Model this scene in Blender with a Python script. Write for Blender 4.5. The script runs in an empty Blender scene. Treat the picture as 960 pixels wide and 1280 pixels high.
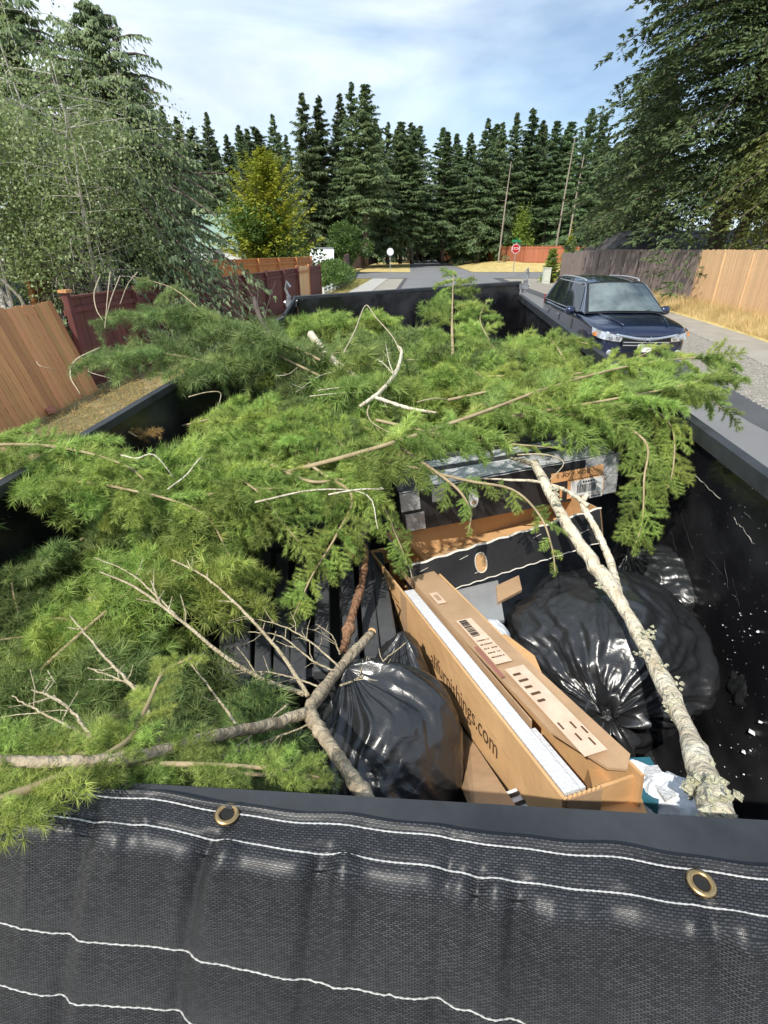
import bpy, math, random
import numpy as np
from mathutils import Vector, Matrix
random.seed(7); np.random.seed(7)
R = math.radians
scene = bpy.context.scene
col = scene.collection

# ------------------------------------------------------------------ camera
CAM_H, PITCH, FPX = 2.4, R(27.2), 640.0
cd = bpy.data.cameras.new('camera'); cam = bpy.data.objects.new('camera', cd); col.objects.link(cam)
cam.location = (0, 0, CAM_H); cam.rotation_euler = (R(90) - PITCH, 0, 0)
cd.sensor_fit = 'VERTICAL'; cd.sensor_height = 24; cd.lens = 12.0
cd.clip_start = 0.02; cd.clip_end = 3000
scene.camera = cam

# ------------------------------------------------------------------ light
SUN_EL, SUN_AZ = R(50), R(213)          # azimuth clockwise from +Y: behind and left of the viewer
w = bpy.data.worlds.new('World'); scene.world = w; w.use_nodes = True
nt = w.node_tree; nt.nodes.clear()
def wn(t, **k):
    n = nt.nodes.new(t)
    for a, b in k.items(): setattr(n, a, b)
    return n
out = wn('ShaderNodeOutputWorld'); bg = wn('ShaderNodeBackground'); bg.inputs[1].default_value = 0.115
sky = wn('ShaderNodeTexSky', sky_type='NISHITA'); sky.sun_disc = False
sky.sun_elevation = SUN_EL; sky.sun_rotation = SUN_AZ; sky.air_density = 1.0; sky.dust_density = 0.6; sky.ozone_density = 1.5
tc = wn('ShaderNodeTexCoord'); mp = wn('ShaderNodeMapping'); mp.inputs['Scale'].default_value = (1.0, 1.0, 2.6)
mp.inputs['Location'].default_value = (0.35, 0.1, 0.2)
n1 = wn('ShaderNodeTexNoise'); n1.inputs['Scale'].default_value = 1.7; n1.inputs['Detail'].default_value = 7; n1.inputs['Roughness'].default_value = .52; n1.inputs['Distortion'].default_value = .5
cr = wn('ShaderNodeValToRGB'); cr.color_ramp.elements[0].position = .36; cr.color_ramp.elements[0].color = (.12, .12, .12, 1)
cr.color_ramp.elements[1].position = .58; cr.color_ramp.elements[1].color = (1, 1, 1, 1)
n2 = wn('ShaderNodeTexNoise'); n2.inputs['Scale'].default_value = 2.3; n2.inputs['Detail'].default_value = 6; n2.inputs['Roughness'].default_value = .5
cr2 = wn('ShaderNodeValToRGB'); cr2.color_ramp.elements[0].position = .38; cr2.color_ramp.elements[0].color = (5.0, 6.6, 8.3, 1)
cr2.color_ramp.elements[1].position = .64; cr2.color_ramp.elements[1].color = (7.9, 8.4, 9.0, 1)
mx = wn('ShaderNodeMixRGB')
L = nt.links.new
L(tc.outputs['Generated'], mp.inputs[0]); L(mp.outputs[0], n1.inputs[0]); L(n1.outputs[0], cr.inputs[0])
L(mp.outputs[0], n2.inputs[0]); L(n2.outputs[0], cr2.inputs[0])
L(cr.outputs[0], mx.inputs[0]); L(sky.outputs[0], mx.inputs[1]); L(cr2.outputs[0], mx.inputs[2])
L(mx.outputs[0], bg.inputs[0]); L(bg.outputs[0], out.inputs[0])
sd = bpy.data.lights.new('sun', 'SUN'); sd.energy = 3.9; sd.angle = R(.6); sd.color = (1, .95, .86)
sun = bpy.data.objects.new('sun', sd); col.objects.link(sun)
sv = Vector((math.sin(SUN_AZ)*math.cos(SUN_EL), math.cos(SUN_AZ)*math.cos(SUN_EL), math.sin(SUN_EL)))
sun.rotation_euler = sv.to_track_quat('Z', 'Y').to_euler(); sun.location = (-6, -10, 20)
vs = scene.view_settings; vs.view_transform = 'Standard'; vs.look = 'None'; vs.exposure = 0.36; vs.gamma = 1

# ------------------------------------------------------------------ rays (photo pixels of 960x1280 -> places)
C0 = np.array([0, 0, CAM_H])
def ray(px, py):
    r = (px-480)/FPX; u = -(py-640)/FPX
    return np.array([r, math.cos(PITCH)+u*math.sin(PITCH), -math.sin(PITCH)+u*math.cos(PITCH)])
def G(px, py, z=0.0):
    a = ray(px, py); return C0 + a*((z-CAM_H)/a[2])
def at(px, py, Y):
    a = ray(px, py); return C0 + a*(Y/a[1])
AX = ray(538, 287); AX = AX/np.linalg.norm(AX)                     # the trailer's long axis (its nose stands a little high)
LT = np.array([AX[1], -AX[0], 0]); LT /= np.linalg.norm(LT)
UP = np.cross(LT, AX)
def K(px, py, h):                                                    # point h metres under the camera, measured square to the trailer
    a = ray(px, py); return C0 + a*(-h/np.dot(a, UP))
def T(s, l, h): return C0 + AX*s + LT*l - UP*h

# ------------------------------------------------------------------ materials
def newmat(name):
    m = bpy.data.materials.new(name); m.use_nodes = True
    t = m.node_tree; return m, t, t.nodes['Principled BSDF'], t.nodes['Material Output']
def mat(name, c1, c2=None, scale=6, rough=.7, bump=0, bscale=None, metal=0, stretch=(1,1,1), coat=0, spec=.5, jitter=0, translucent=0, detail=5, coords='Object', c3=None, rough2=None):
    m, t, b, o = newmat(name); N = t.nodes; Lk = t.links.new
    b.inputs['Roughness'].default_value = rough; b.inputs['Metallic'].default_value = metal
    b.inputs['Specular IOR Level'].default_value = spec
    if coat: b.inputs['Coat Weight'].default_value = coat; b.inputs['Coat Roughness'].default_value = .04
    tcn = N.new('ShaderNodeTexCoord'); mpn = N.new('ShaderNodeMapping'); mpn.inputs['Scale'].default_value = stretch
    Lk(tcn.outputs[coords], mpn.inputs[0])
    nz = N.new('ShaderNodeTexNoise'); nz.inputs['Scale'].default_value = scale; nz.inputs['Detail'].default_value = detail; nz.inputs['Roughness'].default_value = .6
    Lk(mpn.outputs[0], nz.inputs[0])
    src = None
    if c2 is None: c2 = c1
    rp = N.new('ShaderNodeValToRGB'); rp.color_ramp.elements[0].position = .32; rp.color_ramp.elements[1].position = .68
    rp.color_ramp.elements[0].color = (*c1, 1); rp.color_ramp.elements[1].color = (*c2, 1)
    if c3 is not None:
        e = rp.color_ramp.elements.new(.5); e.color = (*c3, 1)
    Lk(nz.outputs[0], rp.inputs[0]); src = rp.outputs[0]
    if jitter:
        oi = N.new('ShaderNodeObjectInfo'); ml = N.new('ShaderNodeMath'); ml.operation = 'MULTIPLY_ADD'
        ml.inputs[1].default_value = 2*jitter; ml.inputs[2].default_value = 1-jitter
        Lk(oi.outputs['Random'], ml.inputs[0]); hs = N.new('ShaderNodeHueSaturation')
        Lk(src, hs.inputs['Color']); Lk(ml.outputs[0], hs.inputs['Value'])
        m2 = N.new('ShaderNodeMath'); m2.operation = 'MULTIPLY_ADD'; m2.inputs[1].default_value = .03*min(1, jitter*3); m2.inputs[2].default_value = .5-.015*min(1, jitter*3)
        ml3 = N.new('ShaderNodeMath'); ml3.operation = 'FRACT'; ml4 = N.new('ShaderNodeMath'); ml4.operation = 'MULTIPLY'; ml4.inputs[1].default_value = 7.31
        Lk(oi.outputs['Random'], ml4.inputs[0]); Lk(ml4.outputs[0], ml3.inputs[0]); Lk(ml3.outputs[0], m2.inputs[0]); Lk(m2.outputs[0], hs.inputs['Hue'])
        src = hs.outputs[0]
    Lk(src, b.inputs['Base Color'])
    if rough2 is not None:
        mr = N.new('ShaderNodeMapRange'); mr.inputs['To Min'].default_value = rough; mr.inputs['To Max'].default_value = rough2
        mr.inputs['From Min'].default_value = .35; mr.inputs['From Max'].default_value = .65
        Lk(nz.outputs[0], mr.inputs[0]); Lk(mr.outputs[0], b.inputs['Roughness'])
    if bump:
        nb = N.new('ShaderNodeTexNoise'); nb.inputs['Scale'].default_value = bscale or scale*4; nb.inputs['Detail'].default_value = 6
        Lk(mpn.outputs[0], nb.inputs[0]); bp = N.new('ShaderNodeBump'); bp.inputs['Strength'].default_value = bump; bp.inputs['Distance'].default_value = .02
        Lk(nb.outputs[0], bp.inputs['Height']); Lk(bp.outputs[0], b.inputs['Normal'])
    if translucent:
        tr = N.new('ShaderNodeBsdfTranslucent'); ms = N.new('ShaderNodeMixShader'); ms.inputs[0].default_value = translucent
        br = N.new('ShaderNodeHueSaturation'); br.inputs['Value'].default_value = 1.5; Lk(src, br.inputs['Color']); Lk(br.outputs[0], tr.inputs[0])
        Lk(b.outputs[0], ms.inputs[1]); Lk(tr.outputs[0], ms.inputs[2]); Lk(ms.outputs[0], o.inputs[0])
    return m

M = {}
M['asphalt'] = mat('asphalt', (.155,.155,.157), (.205,.203,.20), scale=.35, rough=.85, bump=.5, bscale=55, coords='Object')
M['asphalt_dark'] = mat('asphalt_dark', (.06,.062,.066), (.085,.086,.09), scale=1.2, rough=.8, bump=.4, bscale=60)
M['walk'] = mat('walk', (.27,.25,.21), (.36,.33,.28), scale=1.2, rough=.9, bump=.3, bscale=40)
M['concrete'] = mat('concrete', (.36,.35,.32), (.46,.44,.40), scale=1.1, rough=.9, bump=.2, bscale=30)
M['gravel_bed'] = mat('gravel_bed', (.22,.20,.17), (.38,.35,.30), scale=26, rough=.95, bump=.8, bscale=60)
M['stones'] = mat('stones', (.20,.19,.175), (.46,.43,.38), scale=9, rough=.85)
M['dry_lawn'] = mat('dry_lawn', (.42,.30,.10), (.66,.50,.22), scale=1.3, rough=.95, bump=.8, bscale=20, c3=(.50,.40,.15))
M['green_lawn'] = mat('green_lawn', (.17,.20,.05), (.50,.42,.17), scale=1.1, rough=.95, bump=.8, bscale=20, c3=(.30,.30,.08))
M['dirt'] = mat('dirt', (.20,.145,.09), (.38,.29,.18), scale=3.5, rough=.95, bump=1, bscale=22, c3=(.26,.22,.11))
M['soil_far'] = mat('soil_far', (.10,.09,.04), (.24,.20,.09), scale=.4, rough=.95, bump=.5, bscale=6)
M['straw'] = mat('straw', (.46,.34,.15), (.74,.60,.33), scale=.8, rough=.8, translucent=.2, c3=(.60,.47,.23))
M['straw_green'] = mat('straw_green', (.20,.20,.07), (.52,.42,.18), scale=.9, rough=.8, translucent=.25)
def wood(name, a, b_, c=None, rough=.75, jitter=.12, bump=.35): return mat(name, a, b_, scale=5, rough=rough, bump=bump, bscale=16, stretch=(6,6,.7), jitter=jitter, c3=c)
M['wood_brown'] = wood('wood_brown', (.38,.16,.06), (.78,.43,.19), (.62,.31,.125), jitter=.2)
M['wood_red'] = wood('wood_red', (.10,.030,.026), (.19,.065,.052), jitter=.16)
M['wood_new'] = wood('wood_new', (.66,.38,.18), (.86,.58,.33), jitter=.07)
M['wood_grey'] = wood('wood_grey', (.15,.115,.10), (.33,.265,.235), (.22,.17,.15), jitter=.18)
M['wood_orange'] = wood('wood_orange', (.46,.17,.06), (.66,.30,.12), jitter=.1)
M['wood_farred'] = wood('wood_farred', (.33,.10,.05), (.46,.17,.09), jitter=.1)
M['wood_dark'] = wood('wood_dark', (.10,.06,.05), (.19,.12,.10), jitter=.15)
M['bark_fir'] = mat('bark_fir', (.06,.045,.035), (.16,.12,.10), scale=3, rough=.95, bump=.8, stretch=(4,4,.6))
M['bark_birch'] = mat('bark_birch', (.35,.31,.27), (.62,.58,.52), scale=6, rough=.8, bump=.3, stretch=(1,1,3))
M['bark_twig'] = mat('bark_twig', (.40,.33,.20), (.68,.60,.42), scale=40, rough=.85, bump=.8, c3=(.54,.45,.29))
M['stem_tan'] = mat('stem_tan', (.27,.20,.11), (.44,.35,.21), scale=20, rough=.85)
M['stem_green'] = mat('stem_green', (.20,.17,.07), (.34,.29,.13), scale=20, rough=.8)
M['bark_pale'] = mat('bark_pale', (.44,.36,.24), (.78,.72,.58), scale=18, rough=.85, bump=.9, bscale=60, c3=(.64,.57,.43), detail=8)
M['bark_red'] = mat('bark_red', (.17,.075,.04), (.40,.22,.12), scale=28, rough=.9, bump=1, bscale=70)
M['bark_mid'] = mat('bark_mid', (.24,.185,.12), (.52,.43,.30), scale=36, rough=.85, bump=.7, bscale=80)
M['cut_wood'] = mat('cut_wood', (.62,.33,.14), (.80,.50,.25), scale=30, rough=.7)
M['lichen'] = mat('lichen', (.50,.48,.30), (.76,.74,.56), scale=40, rough=.95, bump=1)
def leaf(name, a, b_, c=None, jit=.18, tl=.3, scale=9, rough=.55): return mat(name, a, b_, scale=scale, rough=rough, translucent=tl, jitter=jit, c3=c, spec=.35)
M['needle'] = leaf('needle', (.12,.19,.045), (.44,.54,.16), (.27,.37,.085), jit=.32, scale=5)
M['needle_dim'] = leaf('needle_dim', (.08,.13,.045), (.30,.37,.13), (.17,.24,.075), jit=.34, scale=5)  # darker green; puts the left heap's shade into the needle colour
M['needle_yellow'] = leaf('needle_yellow', (.20,.27,.06), (.48,.54,.15), (.32,.39,.09), jit=.2, scale=5)
M['needle_brown'] = leaf('needle_brown', (.30,.16,.06), (.52,.36,.14), jit=.1, scale=5)
M['fir'] = leaf('fir', (.055,.088,.038), (.165,.22,.090), jit=.35, tl=.15, scale=1.5)  # both fir greens are raised so their colour carries the distant haze
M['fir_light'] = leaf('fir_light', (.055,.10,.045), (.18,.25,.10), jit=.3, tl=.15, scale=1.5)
M['cedar_big'] = leaf('cedar_big', (.036,.066,.028), (.14,.185,.070), jit=.05, tl=.15, scale=.9)
M['cedar_front'] = leaf('cedar_front', (.060,.088,.022), (.22,.235,.065), jit=.05, tl=.2, scale=.9)
M['deodar'] = leaf('deodar', (.10,.155,.07), (.29,.36,.18), jit=.05, tl=.2, scale=1)
M['birch_leaf'] = mat('birch_leaf', (.13,.18,.065), (.42,.47,.23), scale=2.5, rough=.45, translucent=.35, spec=.5, c3=(.19,.25,.09))
M['gold_leaf'] = leaf('gold_leaf', (.16,.20,.02), (.42,.40,.05), (.26,.29,.03), jit=.05, tl=.3, scale=1.1)
M['shrub_leaf'] = leaf('shrub_leaf', (.055,.11,.022), (.13,.21,.045), jit=.15, tl=.25, scale=1.5)
M['bright_leaf'] = leaf('bright_leaf', (.14,.22,.03), (.32,.40,.08), jit=.1, tl=.3, scale=1.5)
M['paint_black'] = None
M['rail_grey'] = mat('rail_grey', (.018,.020,.023), (.038,.042,.048), scale=8, rough=.5, rough2=.65, bump=.1)
M['steel'] = mat('steel', (.22,.22,.23), (.45,.45,.46), scale=20, rough=.4, metal=.8)
M['black_plastic'] = mat('black_plastic', (.040,.042,.046), (.085,.088,.094), scale=6, rough=.45, bump=.15, rough2=.6)
M['rubber'] = mat('rubber', (.02,.02,.02), rough=.8)
M['white_thread'] = mat('white_thread', (.40,.40,.39), (.56,.56,.54), scale=100, rough=.7)
M['brass'] = mat('brass', (.42,.27,.12), (.62,.44,.22), scale=60, rough=.35, metal=1)
M['hole'] = mat('hole', (.01,.01,.01), rough=.9)
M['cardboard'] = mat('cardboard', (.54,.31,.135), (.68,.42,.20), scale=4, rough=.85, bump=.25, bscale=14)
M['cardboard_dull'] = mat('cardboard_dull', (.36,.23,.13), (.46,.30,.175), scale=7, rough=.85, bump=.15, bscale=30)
M['cardboard_black'] = mat('cardboard_black', (.018,.018,.020), (.032,.032,.034), scale=9, rough=.55, bump=.1)
M['torn_paper'] = mat('torn_paper', (.55,.50,.42), (.78,.74,.66), scale=50, rough=.9)
M['tape_silver'] = mat('tape_silver', (.38,.385,.39), (.66,.67,.68), scale=22, rough=.35, metal=.25, bump=.5, bscale=40)
M['label_white'] = mat('label_white', (.78,.77,.74), (.84,.83,.80), scale=20, rough=.6)
M['label_tan'] = mat('label_tan', (.62,.45,.32), (.74,.56,.42), scale=30, rough=.6)
M['label_orange'] = mat('label_orange', (.68,.34,.14), (.74,.40,.18), scale=20, rough=.6)
M['ink'] = mat('ink', (.02,.018,.016), rough=.7)
M['ink_brown'] = mat('ink_brown', (.09,.045,.02), rough=.7)
M['ink_red'] = mat('ink_red', (.30,.12,.09), rough=.7)
M['ink_white'] = mat('ink_white', (.8,.8,.8), rough=.6)
M['foam_white'] = mat('foam_white', (.60,.61,.62), (.70,.70,.70), scale=90, rough=.8, bump=.3, bscale=150)
M['plastic_white'] = mat('plastic_white', (.62,.66,.70), (.80,.83,.86), scale=6, rough=.3, bump=.4, bscale=14)
M['paper_teal'] = mat('paper_teal', (.02,.10,.15), (.05,.22,.28), scale=9, rough=.35)
M['pink'] = mat('pink', (.45,.10,.22), (.70,.35,.45), scale=60, rough=.6)
M['siding'] = mat('siding', (.62,.64,.64), (.72,.73,.73), scale=3, rough=.6)
M['roof_green'] = mat('roof_green', (.17,.27,.21), (.24,.35,.28), scale=4, rough=.6, bump=.3)
M['roof_dark'] = mat('roof_dark', (.04,.035,.035), (.08,.07,.065), scale=5, rough=.8, bump=.4)
M['rv_white'] = mat('rv_white', (.74,.75,.76), rough=.4)
M['glass_dark'] = mat('glass_dark', (.015,.02,.022), rough=.06, spec=.8)
M['sign_red'] = mat('sign_red', (.50,.03,.03), rough=.35)
M['sign_green'] = mat('sign_green', (.02,.28,.12), rough=.4)
M['sign_white'] = mat('sign_white', (.80,.80,.80), rough=.4)
M['alu'] = mat('alu', (.38,.39,.40), (.50,.51,.52), scale=10, rough=.45, metal=.5)
M['pole_wood'] = mat('pole_wood', (.24,.20,.16), (.36,.31,.26), scale=6, rough=.9, stretch=(4,4,.5))
M['wire'] = mat('wire', (.06,.06,.06), rough=.6)
M['utility'] = mat('utility', (.55,.58,.50), (.66,.68,.60), scale=5, rough=.6)
M['car_blue'] = mat('car_blue', (.013,.022,.060), (.016,.028,.072), scale=2, rough=.25, metal=.5, coat=1, spec=.6)
M['car_glass'] = mat('car_glass', (.025,.035,.035), (.15,.19,.18), scale=1.8, rough=.05, spec=1.0, coat=1)  # mottled paler base colour stands in for reflections on the windshield
M['car_black'] = mat('car_black', (.012,.012,.013), rough=.35)
M['chrome'] = mat('chrome', (.75,.76,.78), rough=.12, metal=1)
M['lamp_glass'] = mat('lamp_glass', (.30,.32,.34), (.72,.74,.76), scale=14, rough=.1, metal=.4, coat=1)
M['amber'] = mat('amber', (.75,.25,.05), rough=.2)
M['red_lens'] = mat('red_lens', (.35,.02,.02), rough=.2)
M['board_red'] = mat('board_red', (.34,.13,.08), (.50,.22,.15), scale=14, rough=.8)

# scuffed black paint of the trailer
def scuffed():
    m, t, b, o = newmat('paint_black'); N = t.nodes; Lk = t.links.new
    tcn = N.new('ShaderNodeTexCoord')
    nz = N.new('ShaderNodeTexNoise'); nz.inputs['Scale'].default_value = 3.5; nz.inputs['Detail'].default_value = 8; Lk(tcn.outputs['Object'], nz.inputs[0])
    rp = N.new('ShaderNodeValToRGB'); rp.color_ramp.elements[0].position = .45; rp.color_ramp.elements[0].color = (.010,.010,.012,1); rp.color_ramp.elements[1].position = .8; rp.color_ramp.elements[1].color = (.045,.045,.048,1)
    Lk(nz.outputs[0], rp.inputs[0])
    # dusty specks
    n3 = N.new('ShaderNodeTexNoise'); n3.inputs['Scale'].default_value = 70; n3.inputs['Detail'].default_value = 3; Lk(tcn.outputs['Object'], n3.inputs[0])
    r3 = N.new('ShaderNodeValToRGB'); r3.color_ramp.elements[0].position = .70; r3.color_ramp.elements[0].color = (0,0,0,1); r3.color_ramp.elements[1].position = .76; r3.color_ramp.elements[1].color = (.6,.6,.6,1)
    Lk(n3.outputs[0], r3.inputs[0])
    mxn = N.new('ShaderNodeMixRGB'); Lk(r3.outputs[0], mxn.inputs[0]); Lk(rp.outputs[0], mxn.inputs[1]); mxn.inputs[2].default_value = (.30,.29,.27,1)
    Lk(mxn.outputs[0], b.inputs['Base Color'])
    mr = N.new('ShaderNodeMapRange'); mr.inputs['To Min'].default_value = .16; mr.inputs['To Max'].default_value = .48; mr.inputs['From Min'].default_value = .35; mr.inputs['From Max'].default_value = .7
    Lk(nz.outputs[0], mr.inputs[0]); Lk(mr.outputs[0], b.inputs['Roughness'])
    n4 = N.new('ShaderNodeTexNoise'); n4.inputs['Scale'].default_value = 4; n4.inputs['Detail'].default_value = 2; Lk(tcn.outputs['Object'], n4.inputs[0])
    bp = N.new('ShaderNodeBump'); bp.inputs['Strength'].default_value = .5; bp.inputs['Distance'].default_value = .03; Lk(n4.outputs[0], bp.inputs['Height']); Lk(bp.outputs[0], b.inputs['Normal'])
    return m
M['paint_black'] = scuffed()

# thin black bag plastic with fine creases
def bagmat():
    m, t, b, o = newmat('bag_plastic'); N = t.nodes; Lk = t.links.new
    b.inputs['Base Color'].default_value = (.020,.021,.023,1); b.inputs['Roughness'].default_value = .30; b.inputs['Specular IOR Level'].default_value = .75
    tcn = N.new('ShaderNodeTexCoord')
    mp1 = N.new('ShaderNodeMapping'); mp1.inputs['Scale'].default_value = (1,1,1); Lk(tcn.outputs['Object'], mp1.inputs[0])
    n = N.new('ShaderNodeTexNoise'); n.inputs['Scale'].default_value = 7; n.inputs['Detail'].default_value = 5; n.inputs['Distortion'].default_value = 1.4
    n.noise_type = 'RIDGED_MULTIFRACTAL'; Lk(mp1.outputs[0], n.inputs[0])
    bp = N.new('ShaderNodeBump'); bp.inputs['Strength'].default_value = .4; bp.inputs['Distance'].default_value = .010; Lk(n.outputs[0], bp.inputs['Height'])
    n2_ = N.new('ShaderNodeTexNoise'); n2_.inputs['Scale'].default_value = 26; n2_.inputs['Detail'].default_value = 4; n2_.inputs['Distortion'].default_value = 1.2; Lk(mp1.outputs[0], n2_.inputs[0])
    bp2 = N.new('ShaderNodeBump'); bp2.inputs['Strength'].default_value = .35; bp2.inputs['Distance'].default_value = .006; Lk(n2_.outputs[0], bp2.inputs['Height']); Lk(bp.outputs[0], bp2.inputs['Normal'])
    Lk(bp2.outputs[0], b.inputs['Normal'])
    return m
M['bag'] = bagmat()

# woven vinyl-coated mesh of the tarp (UV in metres)
def tarpmat():
    m, t, b, o = newmat('tarp_mesh'); N = t.nodes; Lk = t.links.new
    uv = N.new('ShaderNodeTexCoord')
    br = N.new('ShaderNodeTexBrick'); br.inputs['Scale'].default_value = 1; br.offset = .5
    br.inputs['Brick Width'].default_value = .0056; br.inputs['Row Height'].default_value = .0026; br.inputs['Mortar Size'].default_value = .00075
    br.inputs['Mortar Smooth'].default_value = .6; br.inputs['Color1'].default_value = (.060,.062,.068,1); br.inputs['Color2'].default_value = (.016,.017,.019,1); br.inputs['Mortar'].default_value = (.004,.004,.005,1)  # black gaps paint the holes' depth, lighter strands paint highlights
    Lk(uv.outputs['UV'], br.inputs[0])
    nz = N.new('ShaderNodeTexNoise'); nz.inputs['Scale'].default_value = 5; nz.inputs['Detail'].default_value = 4; Lk(uv.outputs['UV'], nz.inputs[0])
    mr = N.new('ShaderNodeMapRange'); mr.inputs['From Min'].default_value = .3; mr.inputs['From Max'].default_value = .7; mr.inputs['To Min'].default_value = .7; mr.inputs['To Max'].default_value = 1.35; Lk(nz.outputs[0], mr.inputs[0])
    mm = N.new('ShaderNodeMixRGB'); mm.blend_type = 'MULTIPLY'; mm.inputs[0].default_value = 1; Lk(br.outputs[0], mm.inputs[1]); Lk(mr.outputs[0], mm.inputs[2])
    Lk(mm.outputs[0], b.inputs['Base Color'])
    b.inputs['Roughness'].default_value = .46; b.inputs['Specular IOR Level'].default_value = .6
    inv = N.new('ShaderNodeMath'); inv.operation = 'SUBTRACT'; inv.inputs[0].default_value = 1; Lk(br.outputs['Fac'], inv.inputs[1])
    bp = N.new('ShaderNodeBump'); bp.inputs['Strength'].default_value = .8; bp.inputs['Distance'].default_value = .0016; Lk(inv.outputs[0], bp.inputs['Height']); Lk(bp.outputs[0], b.inputs['Normal'])
    return m
M['tarp'] = tarpmat()

# ------------------------------------------------------------------ builders
def tagit(o, label=None, cat=None, group=None, kind=None):
    if label: o['label'] = label
    if cat: o['category'] = cat
    if group: o['group'] = group
    if kind: o['kind'] = kind
    return o
def thing(name, label, cat, loc=(0,0,0), group=None):
    o = bpy.data.objects.new(name, None); col.objects.link(o); o.location = loc; o.empty_display_size = .1
    return tagit(o, label, cat, group)
def rawmesh(name, V, F, m, smooth=False, uv=None):
    me = bpy.data.meshes.new(name)
    V = np.asarray(V, dtype=np.float32).reshape(-1, 3)
    if isinstance(F, np.ndarray):
        k = F.shape[1]; nf = F.shape[0]
        me.vertices.add(len(V)); me.vertices.foreach_set('co', V.ravel())
        me.loops.add(nf*k); me.loops.foreach_set('vertex_index', F.astype(np.int32).ravel())
        me.polygons.add(nf); me.polygons.foreach_set('loop_start', np.arange(0, nf*k, k, dtype=np.int32))
        me.update(calc_edges=True)
    else:
        me.from_pydata([tuple(map(float, v)) for v in V], [], [tuple(f) for f in F]); me.update()
    if m is not None: me.materials.append(m)
    if smooth: me.polygons.foreach_set('use_smooth', np.ones(len(me.polygons), dtype=bool))
    if uv is not None:
        ul = me.uv_layers.new(name='UVMap'); idx = np.empty(len(me.loops), dtype=np.int32); me.loops.foreach_get('vertex_index', idx)
        ul.data.foreach_set('uv', np.asarray(uv, dtype=np.float32)[idx].ravel())
    return me
def wpos(p):
    v = np.zeros(3)
    while p is not None: v = v + np.array(p.location); p = p.parent
    return v
def mk(name, VF, m, parent=None, smooth=False, base=None, uv=None):
    """world-space vertices; put under parent (parents only translate) or given its own base point"""
    V, F = VF; V = np.asarray(V, dtype=float).reshape(-1, 3)
    if parent is not None: org = wpos(parent)
    elif base is not None: org = np.asarray(base, dtype=float)
    else: org = np.array([V[:,0].mean(), V[:,1].mean(), V[:,2].min()])
    o = bpy.data.objects.new(name, rawmesh(name, V-org, F, m, smooth, uv)); col.objects.link(o)
    if parent is not None: o.parent = parent
    else: o.location = org
    return o
def sub(o):                                                       # where a part's own children hang
    return o
def join(*lst):
    V = []; F = []; n = 0
    for v, f in lst:
        v = np.asarray(v, dtype=float).reshape(-1, 3); V.append(v); F += [tuple(int(i)+n for i in q) for q in f]; n += len(v)
    return np.vstack(V), F
def box(o, a, b, c):                                              # corner o and three edge vectors
    o, a, b, c = (np.asarray(q, dtype=float) for q in (o, a, b, c))
    V = [o, o+a, o+a+b, o+b, o+c, o+a+c, o+a+b+c, o+b+c]
    F = [(0,3,2,1),(4,5,6,7),(0,1,5,4),(1,2,6,5),(2,3,7,6),(3,0,4,7)]
    if np.dot(np.cross(a, b), c) < 0: F = [tuple(reversed(f)) for f in F]
    return np.array(V), F
def cbox(c, sx, sy, sz, rz=0):                                    # centred on x,y; standing on z
    ca, sa = math.cos(rz), math.sin(rz); X = np.array([ca, sa, 0]); Y = np.array([-sa, ca, 0]); Z = np.array([0, 0, 1.])
    c = np.asarray(c, dtype=float); return box(c - X*sx/2 - Y*sy/2, X*sx, Y*sy, Z*sz)
def tube(P, r, n=8, cap=True):
    P = np.asarray(P, dtype=float); k = len(P); r = np.full(k, r) if np.isscalar(r) else np.asarray(r)
    tg = np.gradient(P, axis=0); tg /= np.linalg.norm(tg, axis=1)[:,None] + 1e-9
    ref = np.array([0,0,1.]) if abs(tg[0][2]) < .9 else np.array([1.,0,0])
    V = []; u = np.cross(tg[0], ref); u /= np.linalg.norm(u)
    for i in range(k):
        u = u - tg[i]*np.dot(u, tg[i]); u /= np.linalg.norm(u); v = np.cross(tg[i], u)
        for j in range(n):
            a = 2*math.pi*j/n; V.append(P[i] + r[i]*(math.cos(a)*u + math.sin(a)*v))
    F = [(i*n+j, i*n+(j+1)%n, (i+1)*n+(j+1)%n, (i+1)*n+j) for i in range(k-1) for j in range(n)]
    if cap: F += [tuple(range(n-1, -1, -1)), tuple((k-1)*n+j for j in range(n))]
    return np.array(V), F
def lathe(c, prof, axis=(0,0,1), n=24, closed=False):             # prof: (radius, height) pairs
    ax = Vector(axis).normalized(); q = ax.to_track_quat('Z', 'Y').to_matrix(); q = np.array(q); c = np.asarray(c, dtype=float); V = []
    for rr, hh in prof:
        for j in range(n):
            a = 2*math.pi*j/n; V.append(c + q @ np.array([rr*math.cos(a), rr*math.sin(a), hh]))
    k = len(prof); F = [(i*n+j, i*n+(j+1)%n, (i+1)*n+(j+1)%n, (i+1)*n+j) for i in range(k-1) for j in range(n)]
    if closed: F += [((k-1)*n+j, (k-1)*n+(j+1)%n, (j+1)%n, j) for j in range(n)]
    else: F += [tuple(range(n-1, -1, -1)), tuple((k-1)*n+j for j in range(n))]
    return np.array(V), F
def smoothline(P, n=24):                                          # Catmull-Rom through the points
    P = np.asarray(P, dtype=float); Q = np.vstack([2*P[0]-P[1], P, 2*P[-1]-P[-2]]); o = []
    m = len(P)-1
    for k in range(n+1):
        t = k/n*m; i = min(int(t), m-1); f = t-i; a, b, c, d = Q[i:i+4]
        o.append(.5*((2*b)+(-a+c)*f+(2*a-5*b+4*c-d)*f*f+(-a+3*b-3*c+d)*f**3))
    return np.array(o)
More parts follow.
